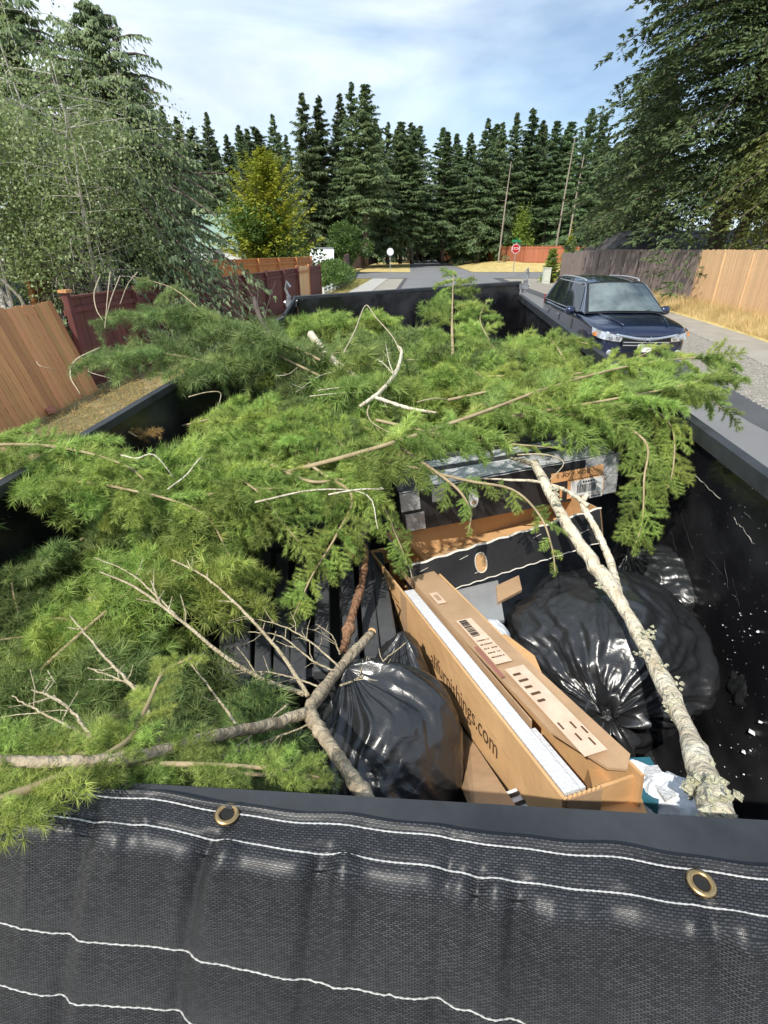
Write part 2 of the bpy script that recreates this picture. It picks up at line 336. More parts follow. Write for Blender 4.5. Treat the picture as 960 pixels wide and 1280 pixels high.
def panel(P, th, nrm=None):                                       # a board: polygon P with thickness
    P = np.asarray(P, dtype=float); n = len(P)
    if nrm is None: nrm = np.cross(P[1]-P[0], P[2]-P[0]); nrm = nrm/np.linalg.norm(nrm)
    V = np.vstack([P, P - nrm*th]); F = [tuple(range(n)), tuple(range(2*n-1, n-1, -1))] + [(i, n+i, n+(i+1)%n, (i+1)%n) for i in range(n)]
    return V, F
def grid(P):                                                      # P[i][j] points -> quads
    P = np.asarray(P, dtype=float); a, b = P.shape[:2]
    I = np.arange(a*b).reshape(a, b); F = np.stack([I[:-1,:-1], I[1:,:-1], I[1:,1:], I[:-1,1:]], -1).reshape(-1, 4)
    return P.reshape(-1, 3), F
def vn(X, seed=0, f=1.0, octs=3):                                 # cheap smooth noise, about -1..1
    X = np.asarray(X, dtype=float); rs = np.random.RandomState(seed); o = 0; amp = 1; tot = 0
    for k in range(octs):
        s = 0
        for q in range(4):
            d_ = rs.normal(size=X.shape[-1]); d_ /= np.linalg.norm(d_); s = s + np.sin((X@d_)*f*(2**k)*rs.uniform(.8,1.6) + rs.uniform(0, 6.28))
        o = o + amp*s/2.2; tot += amp; amp *= .5
    return o/tot
def text(name, body, size, origin, xdir, ydir, m, parent, lift=.0015, align='LEFT'):
    cu = bpy.data.curves.new('lettering', 'FONT'); cu.body = body; cu.size = size; cu.align_x = align; cu.extrude = .0002
    to = bpy.data.objects.new('lettering', cu); col.objects.link(to)
    dg = bpy.context.evaluated_depsgraph_get(); me = bpy.data.meshes.new_from_object(to.evaluated_get(dg)); bpy.data.objects.remove(to)
    me.materials.clear(); me.materials.append(m)
    x = Vector(xdir).normalized(); y = Vector(ydir); y = (y - x*y.dot(x)).normalized(); z = x.cross(y)
    o = bpy.data.objects.new(name, me); col.objects.link(o)
    A = Matrix((x, y, z)).transposed().to_4x4(); p = Vector(origin) + z*lift; A.translation = p - Vector(wpos(parent)); o.parent = parent; o.matrix_local = A
    return o

# ================================================================== THE SETTING
def sheet(name, P, m, z=None):
    P = np.asarray(P, dtype=float)
    if z is not None: P[:,2] = z
    return tagit(mk(name, (P, [tuple(range(len(P)))]), m, base=(0,0,0)), kind='structure')
sheet('ground', [(-900,-300,0),(900,-300,0),(900,1500,0),(-900,1500,0)], M['soil_far'], -.03)
def LX(y): return -1.63 + y*.0735                                 # left road edge
def RX(y): return np.interp(y, [-20, 7.6, 10.4, 29, 52, 70, 125], [3.9, 5.65, 6.15, 8.6, 10.0, 10.3, 10.8])
ys = [-25, 0, 10, 20, 30, 40, 52, 66, 80, 100, 135]
def lx2(y): return LX(y) if y < 60 else LX(60) + (y-60)*.045
sheet('road', [(lx2(y), y, 0) for y in ys] + [(RX(y) if y < 60 else lx2(y)+7.2-(y-60)*.01, y, 0) for y in reversed(ys)], M['asphalt'], 0)
sheet('cross_street', [(-80,50.5,0),(90,53,0),(90,66,0),(-80,64,0)], M['asphalt'], -.008)
# dark fresh strip of asphalt at the right road edge
yy = np.linspace(-20, 51, 24)
sheet('road_edge_strip', [(RX(y)+.02, y, 0) for y in yy] + [(RX(y)+.62+.004*y, y, 0) for y in yy[::-1]], M['asphalt_dark'], .004)
sheet('left_road_edge_strip', [(LX(y)-.32, y, 0) for y in yy] + [(LX(y)+.0, y, 0) for y in yy[::-1]], M['asphalt_dark'], -.012)
def GX(y): return RX(y)+.62+.004*y
def SX0(y): return np.interp(y, [-20, 9, 13.2, 18, 30, 50], [6.6, 8.0, 9.15, 10.0, 11.3, 12.4])
def SX1(y): return np.interp(y, [-20, 9, 13.2, 16.4, 22, 30, 50], [8.2, 9.6, 10.6, 11.3, 12.1, 12.7, 13.7])
sheet('gravel_strip', [(GX(y), y, 0) for y in yy] + [(SX0(y), y, 0) for y in yy[::-1]], M['gravel_bed'], -.004)
sheet('right_sidewalk', [(SX0(y), y, 0) for y in yy] + [(SX1(y), y, 0) for y in yy[::-1]], M['walk'], .004)
sheet('left_dry_strip', [(LX(y)-.32, y, 0) for y in yy] + [(LX(y)-1.75, y, 0) for y in yy[::-1]], M['walk'], -.016)
sheet('left_sidewalk', [(LX(y)-1.75, y, 0) for y in yy] + [(LX(y)-3.15, y, 0) for y in yy[::-1]], M['concrete'], .01)
# left verge: dirt close by, thin grass farther on
P = [[(x_, y, -.02 + .03*math.sin(x_*3+y*1.7)*math.cos(y*.9) - .008) for x_ in np.linspace(-7.2, -1.2, 20)] for y in np.linspace(-3, 26, 60)]
P = np.array(P); P[:,:,2] = np.minimum(P[:,:,2] - .0, .012) - .012*(P[:,:,0] > LX(P[:,:,1])-3.15)
tagit(mk('left_verge', grid([[ (min(p[0], LX(p[1])-3.0), p[1], p[2]) for p in row] for row in P]), M['dirt'], base=(0,0,0), smooth=True), kind='structure')
sheet('left_lawn', [(-6.5,26,0),(LX(26)-3.0,26,0),(LX(50)-3.0,50,0),(-3.2,50,0)], M['green_lawn'], -.014)
sheet('far_left_lawn', [(-40,66,0),(lx2(66),66,0),(lx2(125),125,0),(-40,125,0)], M['dry_lawn'], -.01)
P = [(lx2(66)+7.3,66,0),(70,69,0),(70,110,0),(lx2(112)+6.9,112,0)]
P = [[(lx2(y)+7.3+u*60, y, -.006 + 1.1*min(1, u*7)*min(1, (y-66)/22)) for u in np.linspace(0,1,40)**1.6] for y in np.linspace(66, 120, 30)]
tagit(mk('corner_lawn', grid(P), M['dry_lawn'], base=(0,0,0), smooth=True), kind='structure')
# bank on the right: rises from the sidewalk to the fence
FZ = .42
def fenceX(y): return np.interp(y, [5, 12, 17.3, 24, 44], [10.2, 11.4, 12.3, 13.3, 13.75])
P = [[(SX1(y)-.05 + u*(fenceX(y)+6.0-SX1(y)), y, np.interp(u*(fenceX(y)+6.0-SX1(y)), [0, .15, max(.4, fenceX(y)-SX1(y)+.05), 9], [-.01, .03, FZ*min(1, max(0, (48-y)/12)), FZ*min(1, max(0, (48-y)/12))])) for u in np.linspace(0, 1, 30)] for y in np.linspace(3, 50.2, 60)]
tagit(mk('grass_bank', grid(P), M['dry_lawn'], base=(0,0,0), smooth=True), kind='structure')

# ================================================================== GROUND COVER (nobody could count it)
def blades(n, xf, yf, h0, h1, wd, lean=.35, zf=None, seed=1):
    rs = np.random.RandomState(seed); u = rs.rand(n); y = yf(rs.rand(n)); x = xf(u, y); z = zf(x, y) if zf else np.zeros(n)
    h = h0 + (h1-h0)*rs.rand(n)**1.5; a = rs.rand(n)*6.283; b = rs.rand(n)*6.283
    base = np.stack([x, y, z], 1); dx = np.stack([np.cos(a), np.sin(a), 0*a], 1)*wd*(.6+.8*rs.rand(n))[:,None]
    tip = base + np.stack([np.cos(b)*lean*h*rs.rand(n), np.sin(b)*lean*h*rs.rand(n), h], 1)
    V = np.stack([base-dx, base+dx, tip], 1).reshape(-1, 3); F = np.arange(3*n).reshape(n, 3); return V, F
def bankz(x, y): return np.interp(x-SX1(y), [-1, 0, .15, .9, 9], [0, 0, .05, FZ, FZ])*np.minimum(1, np.maximum(.3, (48-y)/12)) - .01
tagit(mk('dry_grass', blades(42000, lambda u, y: SX1(y)+.05+u*(fenceX(y)-SX1(y)-.02), lambda r: 8+40*r**1.7, .08, .36, .008, zf=bankz, lean=.9, seed=3), M['straw'], base=(0,0,0)), kind='stuff')
tagit(mk('thin_grass', blades(26000, lambda u, y: -7+u*(LX(y)-3.0+7), lambda r: 3+30*r**1.5, .02, .085, .006, seed=4, lean=1.2), M['straw_green'], base=(0,0,0)), kind='stuff')
tagit(mk('lawn_grass', blades(12000, lambda u, y: -3.9+(y-26)*.03+u*(LX(y)-3.1+3.9-(y-26)*.03), lambda r: 26+24*r, .03, .10, .012, seed=5, lean=1.0), M['straw_green'], base=(0,0,0)), kind='stuff')
rs = np.random.RandomState(9); n = 9000
y = 6+16*rs.rand(n)**1.4; x = GX(y)-.05 + rs.rand(n)*(SX0(y)-GX(y)+.15); r_ = .008+.022*rs.rand(n)**2
o4 = np.array([[1,0,0],[0,1,0],[-1,0,0],[0,-1,0],[0,0,.8],[0,0,-.5]]); o4f = np.array([[0,1,4],[1,2,4],[2,3,4],[3,0,4],[1,0,5],[2,1,5],[3,2,5],[0,3,5]])
V = np.stack([x, y, 0*x+.002], 1)[:,None,:] + (o4[None] * r_[:,None,None] * rs.uniform(.6,1.4,(n,6,3))); F = (o4f[None] + (np.arange(n)*6)[:,None,None]).reshape(-1, 3)
tagit(mk('gravel', (V.reshape(-1,3), F), M['stones'], base=(0,0,0)), kind='stuff')
# dead needles and litter on the dirt by the leaning panel
tagit(mk('leaf_litter', blades(9000, lambda u, y: -5.4+u*2.6, lambda r: 5+9*r, .004, .02, .02, seed=8, lean=4), M['needle_brown'], base=(0,0,0)), kind='stuff')

# ================================================================== FENCES
def fence(name, label, cat, P, h, bw, m, gap=.012, post=None, rails=True, tilt=0, ztop=None, side=1, cap=False, group=None, mrail=None):
    """P: ground points of the run; boards stand one by one; side=+1 puts rails and posts on the far side (to the left of the run)"""
    P = [np.asarray(p, dtype=float) for p in P]; root = thing(name, label, cat, P[0], group)
    bm = rawmesh('board', *box((-.5,-.009,0), (1,0,0), (0,.018,0), (0,0,1)), m)
    # dog-eared top
    rr = random.Random(len(label))
    for a, b in zip(P[:-1], P[1:]):
        dv = b-a; Ln = np.linalg.norm(dv[:2]); rz = math.atan2(dv[1], dv[0]); n = max(1, round(Ln/bw)); nx = np.array([-math.sin(rz), math.cos(rz), 0])
        for i in range(n):
            p = a + dv*(i+.5)/n; o = bpy.data.objects.new('board', bm); col.objects.link(o); o.parent = root
            o.location = Vector(p - P[0] + nx*rr.uniform(-.004,.004)); o.rotation_euler = (tilt, rr.uniform(-.006,.006), rz)
            o.scale = (Ln/n-gap*rr.uniform(.3,1.2), 1, h*rr.uniform(.992,1.008))
        pn = max(1, round(Ln/2.4))
        R3 = np.array([math.cos(rz), math.sin(rz), 0])
        if rails:
            for zz in (.25, h-.28):
                mk('rail', box(a + nx*side*.02 - nx*math.tan(tilt)*zz + np.array([0,0,zz]), dv, nx*side*.038, (0,0,.089)), mrail or m, root)
        if post:
            for i in range(pn+1):
                p = a + dv*i/pn; mk('post', cbox(p + nx*side*(.10 if side > 0 else .0) + np.array([0,0,-.05]), .09, .09, h+.05+post, rz), mrail or m, root)
        if cap: mk('top_rail', box(a + np.array([0,0,h]) - nx*.06, dv, nx*.13, (0,0,.035)), mrail or m, root)
    return root
FR = lambda y: (float(fenceX(y)), y, FZ*min(1, max(.45, (48-y)/12)) - .03)
fence('board_fence', 'weathered grey brown board fence behind the parked dark car', 'fence', [FR(24), FR(30), FR(36), FR(44)], 1.98, .135, M['wood_grey'], post=-.1, side=-1, gap=.016)
fence('board_fence', 'new pale yellow board fence at the right edge beside tall dry grass', 'fence', [FR(14), FR(17.3), FR(24)], 1.98, .14, M['wood_new'], post=-.1, side=-1, gap=.012)
# leaning cedar panel, dark red fence, both on the left
Pa, Pb = np.array([-5.54, 4.6, -.03]), np.array([-5.50, 9.85, -.03])
root = fence('leaning_fence_panel', 'orange brown cedar fence panel leaning near the trailer on the left', 'fence panel', [Pa, Pb], 1.66, .142, M['wood_brown'], rails=True, side=1, gap=.016, tilt=-.27)
red0, red1 = np.array([-5.75, 9.9, -.02]), np.array([-3.95, 25.4, -.02])
fr = fence('board_fence', 'dark red stained board fence running along the left sidewalk', 'fence', [red0, red1], 1.62, .15, M['wood_red'], post=None, side=1, gap=.008, cap=True)
dv = red1-red0; rz = math.atan2(dv[1], dv[0]); nx = np.array([-math.sin(rz), math.cos(rz), 0])
for i in range(8):
    p = red0 + dv*i/7; mk('post', cbox(p - nx*.075 + np.array([0,0,-.03]), .1, .1, 1.75, rz), M['wood_red'], fr)
    if i == 0: mk('post_cap', cbox(p - nx*.075 + np.array([0,0,1.725]), .17, .17, .05, rz), M['wood_brown'], fr)
for zz in (.12, 1.38): mk('rail', box(red0 - nx*.05 + np.array([0,0,zz]), dv, nx*.038, (0,0,.09)), M['wood_red'], fr)
q0, q1 = red1 + np.array([.02,.1,0]), np.array([-3.68, 27.6, -.02])
fence('wooden_fence', 'bright new timber panel closing the end of the red fence', 'fence', [q0, q1], 1.70, .16, M['wood_new'], post=.06, side=-1, mrail=M['wood_orange'])
fence('fence_gate', 'narrow dark red gate beyond the bright timber panel', 'gate', [q1 + np.array([.02,.08,0]), np.array([-3.42, 30.2, -.02])], 1.66, .15, M['wood_red'], post=.05, side=-1)
b0 = at(388, 336, 36); b1 = at(256, 337, 24); b2 = at(150, 341, 16.5); b3 = at(30, 352, 12.2)
fence('board_fence', 'orange cedar fence standing behind the dark red fence', 'fence', [(p[0], p[1], 0) for p in (b0, b1, b2, b3)], 1.93, .15, M['wood_orange'], post=.04, side=1, cap=True)
a0, a1, a2 = G(447, 347), G(470, 333, .2), G(483, 327, .4)
fence('board_fence', 'old brown board fence at the far end of the left lawn', 'fence', [(-3.4,50.0,0), (-3.9,70,0.1), (-1.2,95,.3)], 1.9, .2, M['wood_dark'], post=.05, side=1)
f0 = at(616, 326, 88); f1 = at(645, 329, 80); f2 = at(700, 326, 78)
fence('board_fence', 'reddish board fence across the far corner lawn beyond the stop sign', 'fence', [(f0[0], 92, .5), (f1[0]+1.2, 80, .5), (f2[0]+6, 76, .6), (f2[0]+22, 75, .7)], 2.2, .2, M['wood_farred'], post=.12, side=-1, cap=True)
# low split-rail edging by the hedge
rf = thing('low_rail_fence', 'low white and grey rail edging below the hedge on the left', 'rail fence', (-3.4, 31, 0))
for i in range(11):
    y = 31+i*1.7; mk('post', cbox((-3.38+.045*(y-31), y, 0), .1, .1, .5), M['siding'], rf)
for zz in (.18, .38): mk('rail', box((-3.40,31,zz), (.77,17,0), (.04,0,0), (0,0,.07)), M['siding'], rf)
mk('wooden_block', cbox((0,0,0), .1,.1,.1), M['board_red']) if False else None
bp_ = G(52, 515); o = mk('wood_offcut', box(bp_ + np.array([-.18,.22,.06]), (.42,-.42,-.04), (.09,.09,0), (0,0,.05)), M['board_red'], base=bp_)
tagit(o, 'short reddish board offcut lying at the foot of the leaning panel', 'offcut')

# ================================================================== TREES
def rot_to(d):                                                    # rows: frame with x along d
    d = d/np.linalg.norm(d, axis=-1, keepdims=True); up = np.zeros_like(d); up[...,2] = 1
    s = np.cross(up, d); s /= np.linalg.norm(s, axis=-1, keepdims=True)+1e-6; return d, s, np.cross(d, s)
def conifer(h, rad, whorls, per, steps, leaf, low=.12, droop=.3, up=.15, taper=.85, seed=0, twig=True, jag=.25, wide=.3, irregular=.2, lw=.34, k=5, dd=1.0):
    """crown of drooping sprays: a cloud of slim triangles along every branch"""
    rs = np.random.RandomState(seed); B = whorls*per
    zf = (np.arange(B)/B); zf = low + (1-low)*zf + rs.normal(0, .006, B); zf = np.clip(zf, low, .995)
    az = rs.rand(B)*6.283; Lb = rad*np.clip((1-zf)/(1-low), 0.0, 1)**taper*(1-irregular+2*irregular*rs.rand(B)) + .02*rad
    Lb *= np.where(rs.rand(B) < .06, 1.0+irregular*.6, 1)
    el = up*zf*1.5 - droop*(1-zf)*.5 + rs.normal(0, .08, B)
    t = np.linspace(.10, 1, steps)[None,:] + rs.uniform(-.03, .03, (B, steps))
    out = np.stack([np.cos(az), np.sin(az), 0*az], 1); side = np.stack([-np.sin(az), np.cos(az), 0*az], 1)
    sg = droop*t*t*Lb[:,None]*.55
    P = np.zeros((B, steps, 3)); P += out[:,None]*(t*Lb[:,None])[...,None]; P[...,2] += (zf*h)[:,None] + np.tan(el)[:,None]*t*Lb[:,None] - sg
    # twigs either side
    off = np.where(np.arange(k) % 2 == 0, 1, -1)[None,None,:]*((np.arange(k)//2+.6)/(k/2))[None,None,:]*np.ones((B, steps, k)) + rs.normal(0, .06, (B, steps, k)); off = off*rs.uniform(.55,1.15,(B,steps,1)); wdt = wide*Lb[:,None,None]*(np.sin(np.pi*np.clip(t,0,1)**.8)[...,None]*.9+.12)
    Q = P[:,:,None,:] + side[:,None,None,:]*(off*wdt)[...,None]; Q = Q + out[:,None,None,:]*(np.abs(off)*wdt*(.35+rs.normal(0,.10,off.shape)))[...,None]
    Q[...,2] -= np.abs(off)*wdt*.35 + rs.uniform(-.05, .12, off.shape)*leaf
    D = out[:,None,None,:]*rs.uniform(.2,1.1,off.shape)[...,None] + side[:,None,None,:]*(off*1.1)[...,None] + rs.normal(0,.25,Q.shape); D[...,2] -= (droop*1.1 + rs.uniform(0,.5,off.shape))*dd
    Q = Q.reshape(-1, 3); D = D.reshape(-1, 3); d, s, u = rot_to(D); n = len(Q)
    ll = leaf*rs.uniform(.4, 1.5, n)[:,None]*(1-.45*np.repeat(zf, steps*k))[:,None]; ww = ll*lw; roll = rs.uniform(-1, 1, n)[:,None]
    s2 = s + u*roll
    V = np.stack([Q - s2*ww*.5, Q + s2*ww*.5, Q + d*ll], 1).reshape(-1, 3)
    return V, np.arange(3*n).reshape(n, 3), (az, zf, Lb, el)
def branch_tubes(h, info, droop, n, r0, seed=0, sides=4):
    az, zf, Lb, el = info; rs = np.random.RandomState(seed); parts = []
    for i in rs.choice(len(az), min(n, len(az)), replace=False):
        t = np.linspace(0, .9, 5); p = np.stack([np.cos(az[i])*t*Lb[i], np.sin(az[i])*t*Lb[i], zf[i]*h + math.tan(el[i])*t*Lb[i] - droop*t*t*Lb[i]*.55], 1)
        parts.append(tube(p, r0*(1-t*.8), sides, cap=False))
    return join(*parts)
def trunk_mesh(h, r, seed=0, bend=.01, sides=9):
    z = np.linspace(0, 1, 12); rs = np.random.RandomState(seed)
    p = np.stack([bend*h*np.sin(z*3+seed), bend*h*np.cos(z*2.3+seed)-bend*h*math.cos(seed), z*h], 1)
    return tube(p, r*(1-z*.93)*(1+.25*np.exp(-z*40)), sides)
# --- far forest: firs that share six shapes, each one a tree of its own
protos = []
for k in range(6):
    crown = conifer(22, [3.9,4.5,3.4,4.1,4.8,3.3][k], 38, 6, 12, .55, low=[.10,.14,.2,.06,.14,.34][k], droop=.35, up=.35, taper=[.85,1.0,.8,.95,1.05,.75][k], seed=20+k, irregular=.58, lw=.36, k=8, wide=.24)
    tr = trunk_mesh(21.8, .26, seed=k)
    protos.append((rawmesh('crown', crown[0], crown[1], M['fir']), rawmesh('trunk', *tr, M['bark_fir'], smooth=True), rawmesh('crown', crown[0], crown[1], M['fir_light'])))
def fir(px, py, Y, label, k=None, light=False, group='firs of the far forest', zs=0.3, wide=1.0):
    p = at(px, py, Y); k = random.randrange(6) if k is None else k; s = (p[2]-zs)/22
    root = thing('fir_tree', label, 'tree', (p[0], Y, zs), group)
    for nm, me in (('crown', protos[k][2 if light else 0]), ('trunk', protos[k][1])):
        o = bpy.data.objects.new(nm, me); col.objects.link(o); o.parent = root; wq = random.uniform(.8, 1.25)*(1.15 if light else 1); o.scale = (s**.7*wq, s**.7*wq, s); o.rotation_euler[2] = random.random()*6.28
    return root
tips = [(201,132,88,'tall dark fir just right of the pointed weeping conifer on the left',1),
 (220,145,92,'dark fir with a blunt top behind the left weeping conifer',0),(257,140,84,'slim pointed fir left of the yellow green tree',2),
 (282,167,90,'short dark fir behind the left flank of the yellow green tree',3),(300,163,95,'low fir between two taller ones above the yellow green tree',1),
 (318,157,86,'thin spiky fir directly above the tip of the yellow green tree',5),(340,142,88,'broad fir whose tip rises right of the yellow green tree',4),
 (357,168,95,'shorter fir hidden between two tall firs right of the yellow green tree',0),
 (377,115,80,'tall straight fir, first of the high group left of the road end',0),(398,119,82,'tall fir, second of the high group left of the road end',3),
 (424,116,84,'tall fir in the middle of the high group left of the road end',1),(439,102,80,'very tall fir with a leaning tip, second highest at the skyline centre',0),
 (456,104,78,'highest narrow fir over the round bush, with a bare lower trunk',5),(470,150,92,'fir tucked right of the highest narrow fir',2),
 (485,152,86,'fir with a fine tip right of the tallest group, above the round sign',0),(501,151,90,'slender fir left of the gap over the road',5),
 (517,157,88,'slender fir on the left rim of the gap over the road',2),(525,156,94,'thin fir right at the gap over the road',5),
 (560,164,92,'wide bushy fir on the right rim of the gap over the road',4),(589,165,94,'rounded fir right of the wooden utility pole',3),
 (611,147,90,'tall fir between the utility pole and the stop sign',4),(629,152,95,'fir with a forked looking tip above the stop sign',1),
 (647,140,90,'tall fir above the small yellow green tree by the far fence',4),(667,134,92,'tallest fir of the right hand forest, thin tipped',3),
 (680,150,97,'fir right of the tallest one of the right hand forest',1),(697,150,90,'fir with a long bare trunk left of the big right hand cedar',5),
 (715,151,92,'second fir with a long bare trunk beside the big right hand cedar',5),(741,135,86,'dark fir partly covered by the big right hand cedar',0),
 (757,142,88,'dark fir almost swallowed by the big right hand cedar',3)]
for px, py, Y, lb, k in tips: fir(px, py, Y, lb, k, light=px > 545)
rr = random.Random(5)
for i in range(54):
    px = 120 + i*12.8 + rr.uniform(-5, 5)
    gap = abs(px-538) < 14
    py = rr.uniform(150, 186) if not gap else rr.uniform(215, 240)
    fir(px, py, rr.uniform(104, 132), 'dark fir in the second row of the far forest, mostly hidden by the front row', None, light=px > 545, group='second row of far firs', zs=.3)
# understorey: dark thicket closing the forest floor
def cloud_leaves(n, c, rx, ry, rz, leaf, seed=0, shell=.55, lumps=7, flat=0, lw=.6):
    """leaves spread through several overlapping lumps"""
    rs = np.random.RandomState(seed); c = np.asarray(c, dtype=float)
    lc = rs.normal(0, .42, (lumps, 3)); lc = np.clip(lc, -.75, .75); lr = rs.uniform(.28, .55, lumps); idx = rs.randint(0, lumps, n)
    d = rs.normal(size=(n, 3)); d /= np.linalg.norm(d, axis=1)[:,None]; rad = (shell + (1-shell)*rs.rand(n))**.7
    q = lc[idx] + d*(lr[idx]*rad)[:,None]; q += rs.normal(0,.03,q.shape)
    P = c + q*np.array([rx, ry, rz]); P[:,2] = np.maximum(P[:,2], c[2]-rz*.98)
    D = d + rs.normal(0, .6, (n, 3)); dd, s, u = rot_to(D); ll = leaf*rs.uniform(.5, 1.3, n)[:,None]; roll = rs.uniform(-1,1,n)[:,None]; s2 = s+u*roll
    V = np.stack([P, P+dd*ll*.5+s2*ll*lw*.5, P+dd*ll, P+dd*ll*.5-s2*ll*lw*.5], 1).reshape(-1, 3)
    return V, np.arange(4*n).reshape(n, 4)
xs = []
for i in range(26):
    x_ = -58 + i*5.2; 
    if -2 < x_ - 5.5 < 9: continue
    xs.append(cloud_leaves(900, (x_, 112+rr.uniform(-4,6), 2.2), 4.2, 2.5, 3.0+rr.uniform(0,1.5), .9, seed=i))
off = 0; VV = []; FF = []
for v, f in xs: VV.append(v); FF.append(f+off); off += len(v)
tagit(mk('forest_undergrowth', (np.vstack(VV), np.vstack(FF)), M['fir'], base=(0,112,0)), kind='stuff')

def shrub(name, label, cat, c, rx, ry, rz, leaf, n, m, seed=0, lumps=9, stem=True, shell=.5):
    root = thing(name, label, cat, (c[0], c[1], c[2]-rz))
    V, F = cloud_leaves(n, c, rx, ry, rz, leaf, seed, lumps=lumps, shell=shell); mk('foliage', (V, F), m, root)
    if stem:
        rs = np.random.RandomState(seed); L_ = []
        for k in range(6):
            e = np.array(c) + rs.uniform(-.5,.5,3)*np.array([rx,ry,rz]); b = np.array([c[0]+rs.uniform(-.1,.1)*rx, c[1], c[2]-rz-.02]); L_.append(tube(smoothline([b, (b+e)/2+rs.normal(0,.05,3)*rx, e], 6), np.linspace(.05,.01,7)*min(2,rx), 5, cap=False))
        mk('stem', join(*L_), M['bark_fir'], root)
    return root
def atw(px, py, Y): return at(px, py, Y)
c = at(436, 305, 62); shrub('round_bush', 'round dense green bush under the tallest firs', 'bush', (c[0], 62, c[2]), 2.5, 2.3, 2.2, .22, 9000, M['shrub_leaf'], 31, lumps=16)
c = at(421, 340, 40); shrub('hedge', 'clipped dark green hedge behind the low rail edging', 'hedge', (c[0]-.1, 40, .80), 1.05, 7.5, .83, .13, 16000, M['shrub_leaf'], 32, lumps=26)
c = at(258, 332, 22); shrub('rounded_shrub', 'dark rounded shrub poking over the red fence left of the green roof', 'shrub', (c[0], 22.6, 1.35), .6, .6, 1.0, .09, 5000, M['fir_light'], 33, lumps=10)
for i, (px, rz, lb) in enumerate(((688, 1.35, 'left one of two pointed yellow green evergreens at the end of the grey fence'), (707, 1.6, 'taller of two pointed evergreens against the end of the grey fence'))):
    p = at(px, 340, 45+i*.5); root = thing('pointed_evergreen', lb, 'shrub', (p[0], 45+i*.5, 0)); cr_ = conifer(2.3+.5*i, .62, 20, 9, 6, .22, low=.02, droop=.1, up=.5, taper=.5, seed=50+i)
    mk('foliage', (cr_[0]+np.array([p[0], 45+i*.5, .1]), cr_[1]), M['bright_leaf'], root); mk('trunk', (trunk_mesh(1.8,.05)[0]+np.array([p[0],45+i*.5,0]), trunk_mesh(1.8,.05)[1]), M['bark_fir'], root)
for (px, py, Y, hh, rd, lb, mm) in ((650, 318, 86, 5.6, 1.9, 'small yellow green tree rising over the far red fence by the stop sign', 'bright_leaf'), (712, 322, 52, 2.6, .5, 'thin young tree with pale leaves beside the pointed evergreens', 'gold_leaf')):
    p = at(px, py, Y); root = thing('young_tree', lb, 'tree', (p[0], Y, .4)); cr_ = conifer(hh, rd, 22, 9, 7, .34, low=.15, droop=.0, up=.9, taper=.55, seed=60, irregular=.35, lw=.5)
    mk('crown', (cr_[0]+np.array([p[0], Y, .4]), cr_[1]), M[mm], root); tm = trunk_mesh(hh*.9, .07); mk('trunk', (tm[0]+np.array([p[0],Y,.4]), tm[1]), M['bark_birch'], root)
c = at(628, 318, 95); shrub('leafy_bush', 'green leafy bush left of the small yellow green tree', 'bush', (c[0], 88, 2.1), 2.4, 1.6, 1.7, .3, 3500, M['shrub_leaf'], 36)
c = at(608, 308, 95); shrub('dark_ball_shrub', 'dark ball shaped shrub near the far house wall', 'shrub', (c[0], 95, 2.0), 1.5, 1.3, 1.7, .25, 3000, M['fir_light'], 37)
for i, px in enumerate((520, 541)):
    c = at(px, 296, 118); shrub('low_tree', ('broad low leafy tree arching over the far end of the road', 'dark low tree right of the one arching over the road end')[i], 'tree', (c[0], 120, 3.2), (6, 4)[i], 3, 2.8, .5, 5000, M[('shrub_leaf','fir_light')[i]], 40+i)

# --- yellow-green tree over the white house
by = 46; p = at(327, 188, by)
root = thing('golden_tree', 'yellow green tree with an open pointed top beside the white house', 'tree', (p[0], by, 0))
GH = p[2]; cr_ = conifer(GH, 4.0, 40, 7, 13, .34, low=.14, droop=-.2, up=.6, taper=1.0, seed=71, irregular=.5, wide=.22, lw=.42, k=6)
mk('crown', (cr_[0]+np.array([p[0], by, 0]), cr_[1]), M['gold_leaf'], root)
V, F = cloud_leaves(9000, (p[0]+.3, by-.8, 2.7), 3.6, 3.0, 2.3, .26, 72, lumps=16); mk('lower_leaves', (V, F), M['shrub_leaf'], root)
V, F = branch_tubes(GH, cr_[2], -.25, 120, .05, 3); mk('branches', (V+np.array([p[0],by,0]), F), M['bark_fir'], root)
tm = trunk_mesh(GH*.95, .17); mk('trunk', (tm[0]+np.array([p[0],by,0]), tm[1]), M['bark_fir'], root)

def big_conifer(name, label, x, y, h, rad, m, seed, whorls=46, per=9, steps=16, leaf=.34, low=.1, droop=.6, z0=0, r=.45, nb=160, rot=0, taper=.8, wide=.3, up=.15, bark='bark_fir', irregular=.3, k=11, dd=1.0):
    root = thing(name, label, 'tree', (x, y, z0)); c_ = conifer(h, rad, whorls, per, steps, leaf, low=low, droop=droop, seed=seed, taper=taper, wide=wide, up=up, lw=.40, irregular=irregular, k=k, dd=dd); O = np.array([x, y, z0])
    mk('crown', (c_[0]+O, c_[1]), m, root); V, F = branch_tubes(h, c_[2], droop, nb, .055, seed); mk('branches', (V+O, F), M[bark], root)
    tm = trunk_mesh(h*.98, r, seed); mk('trunk', (tm[0]+O, tm[1]), M[bark], root, smooth=True); return root
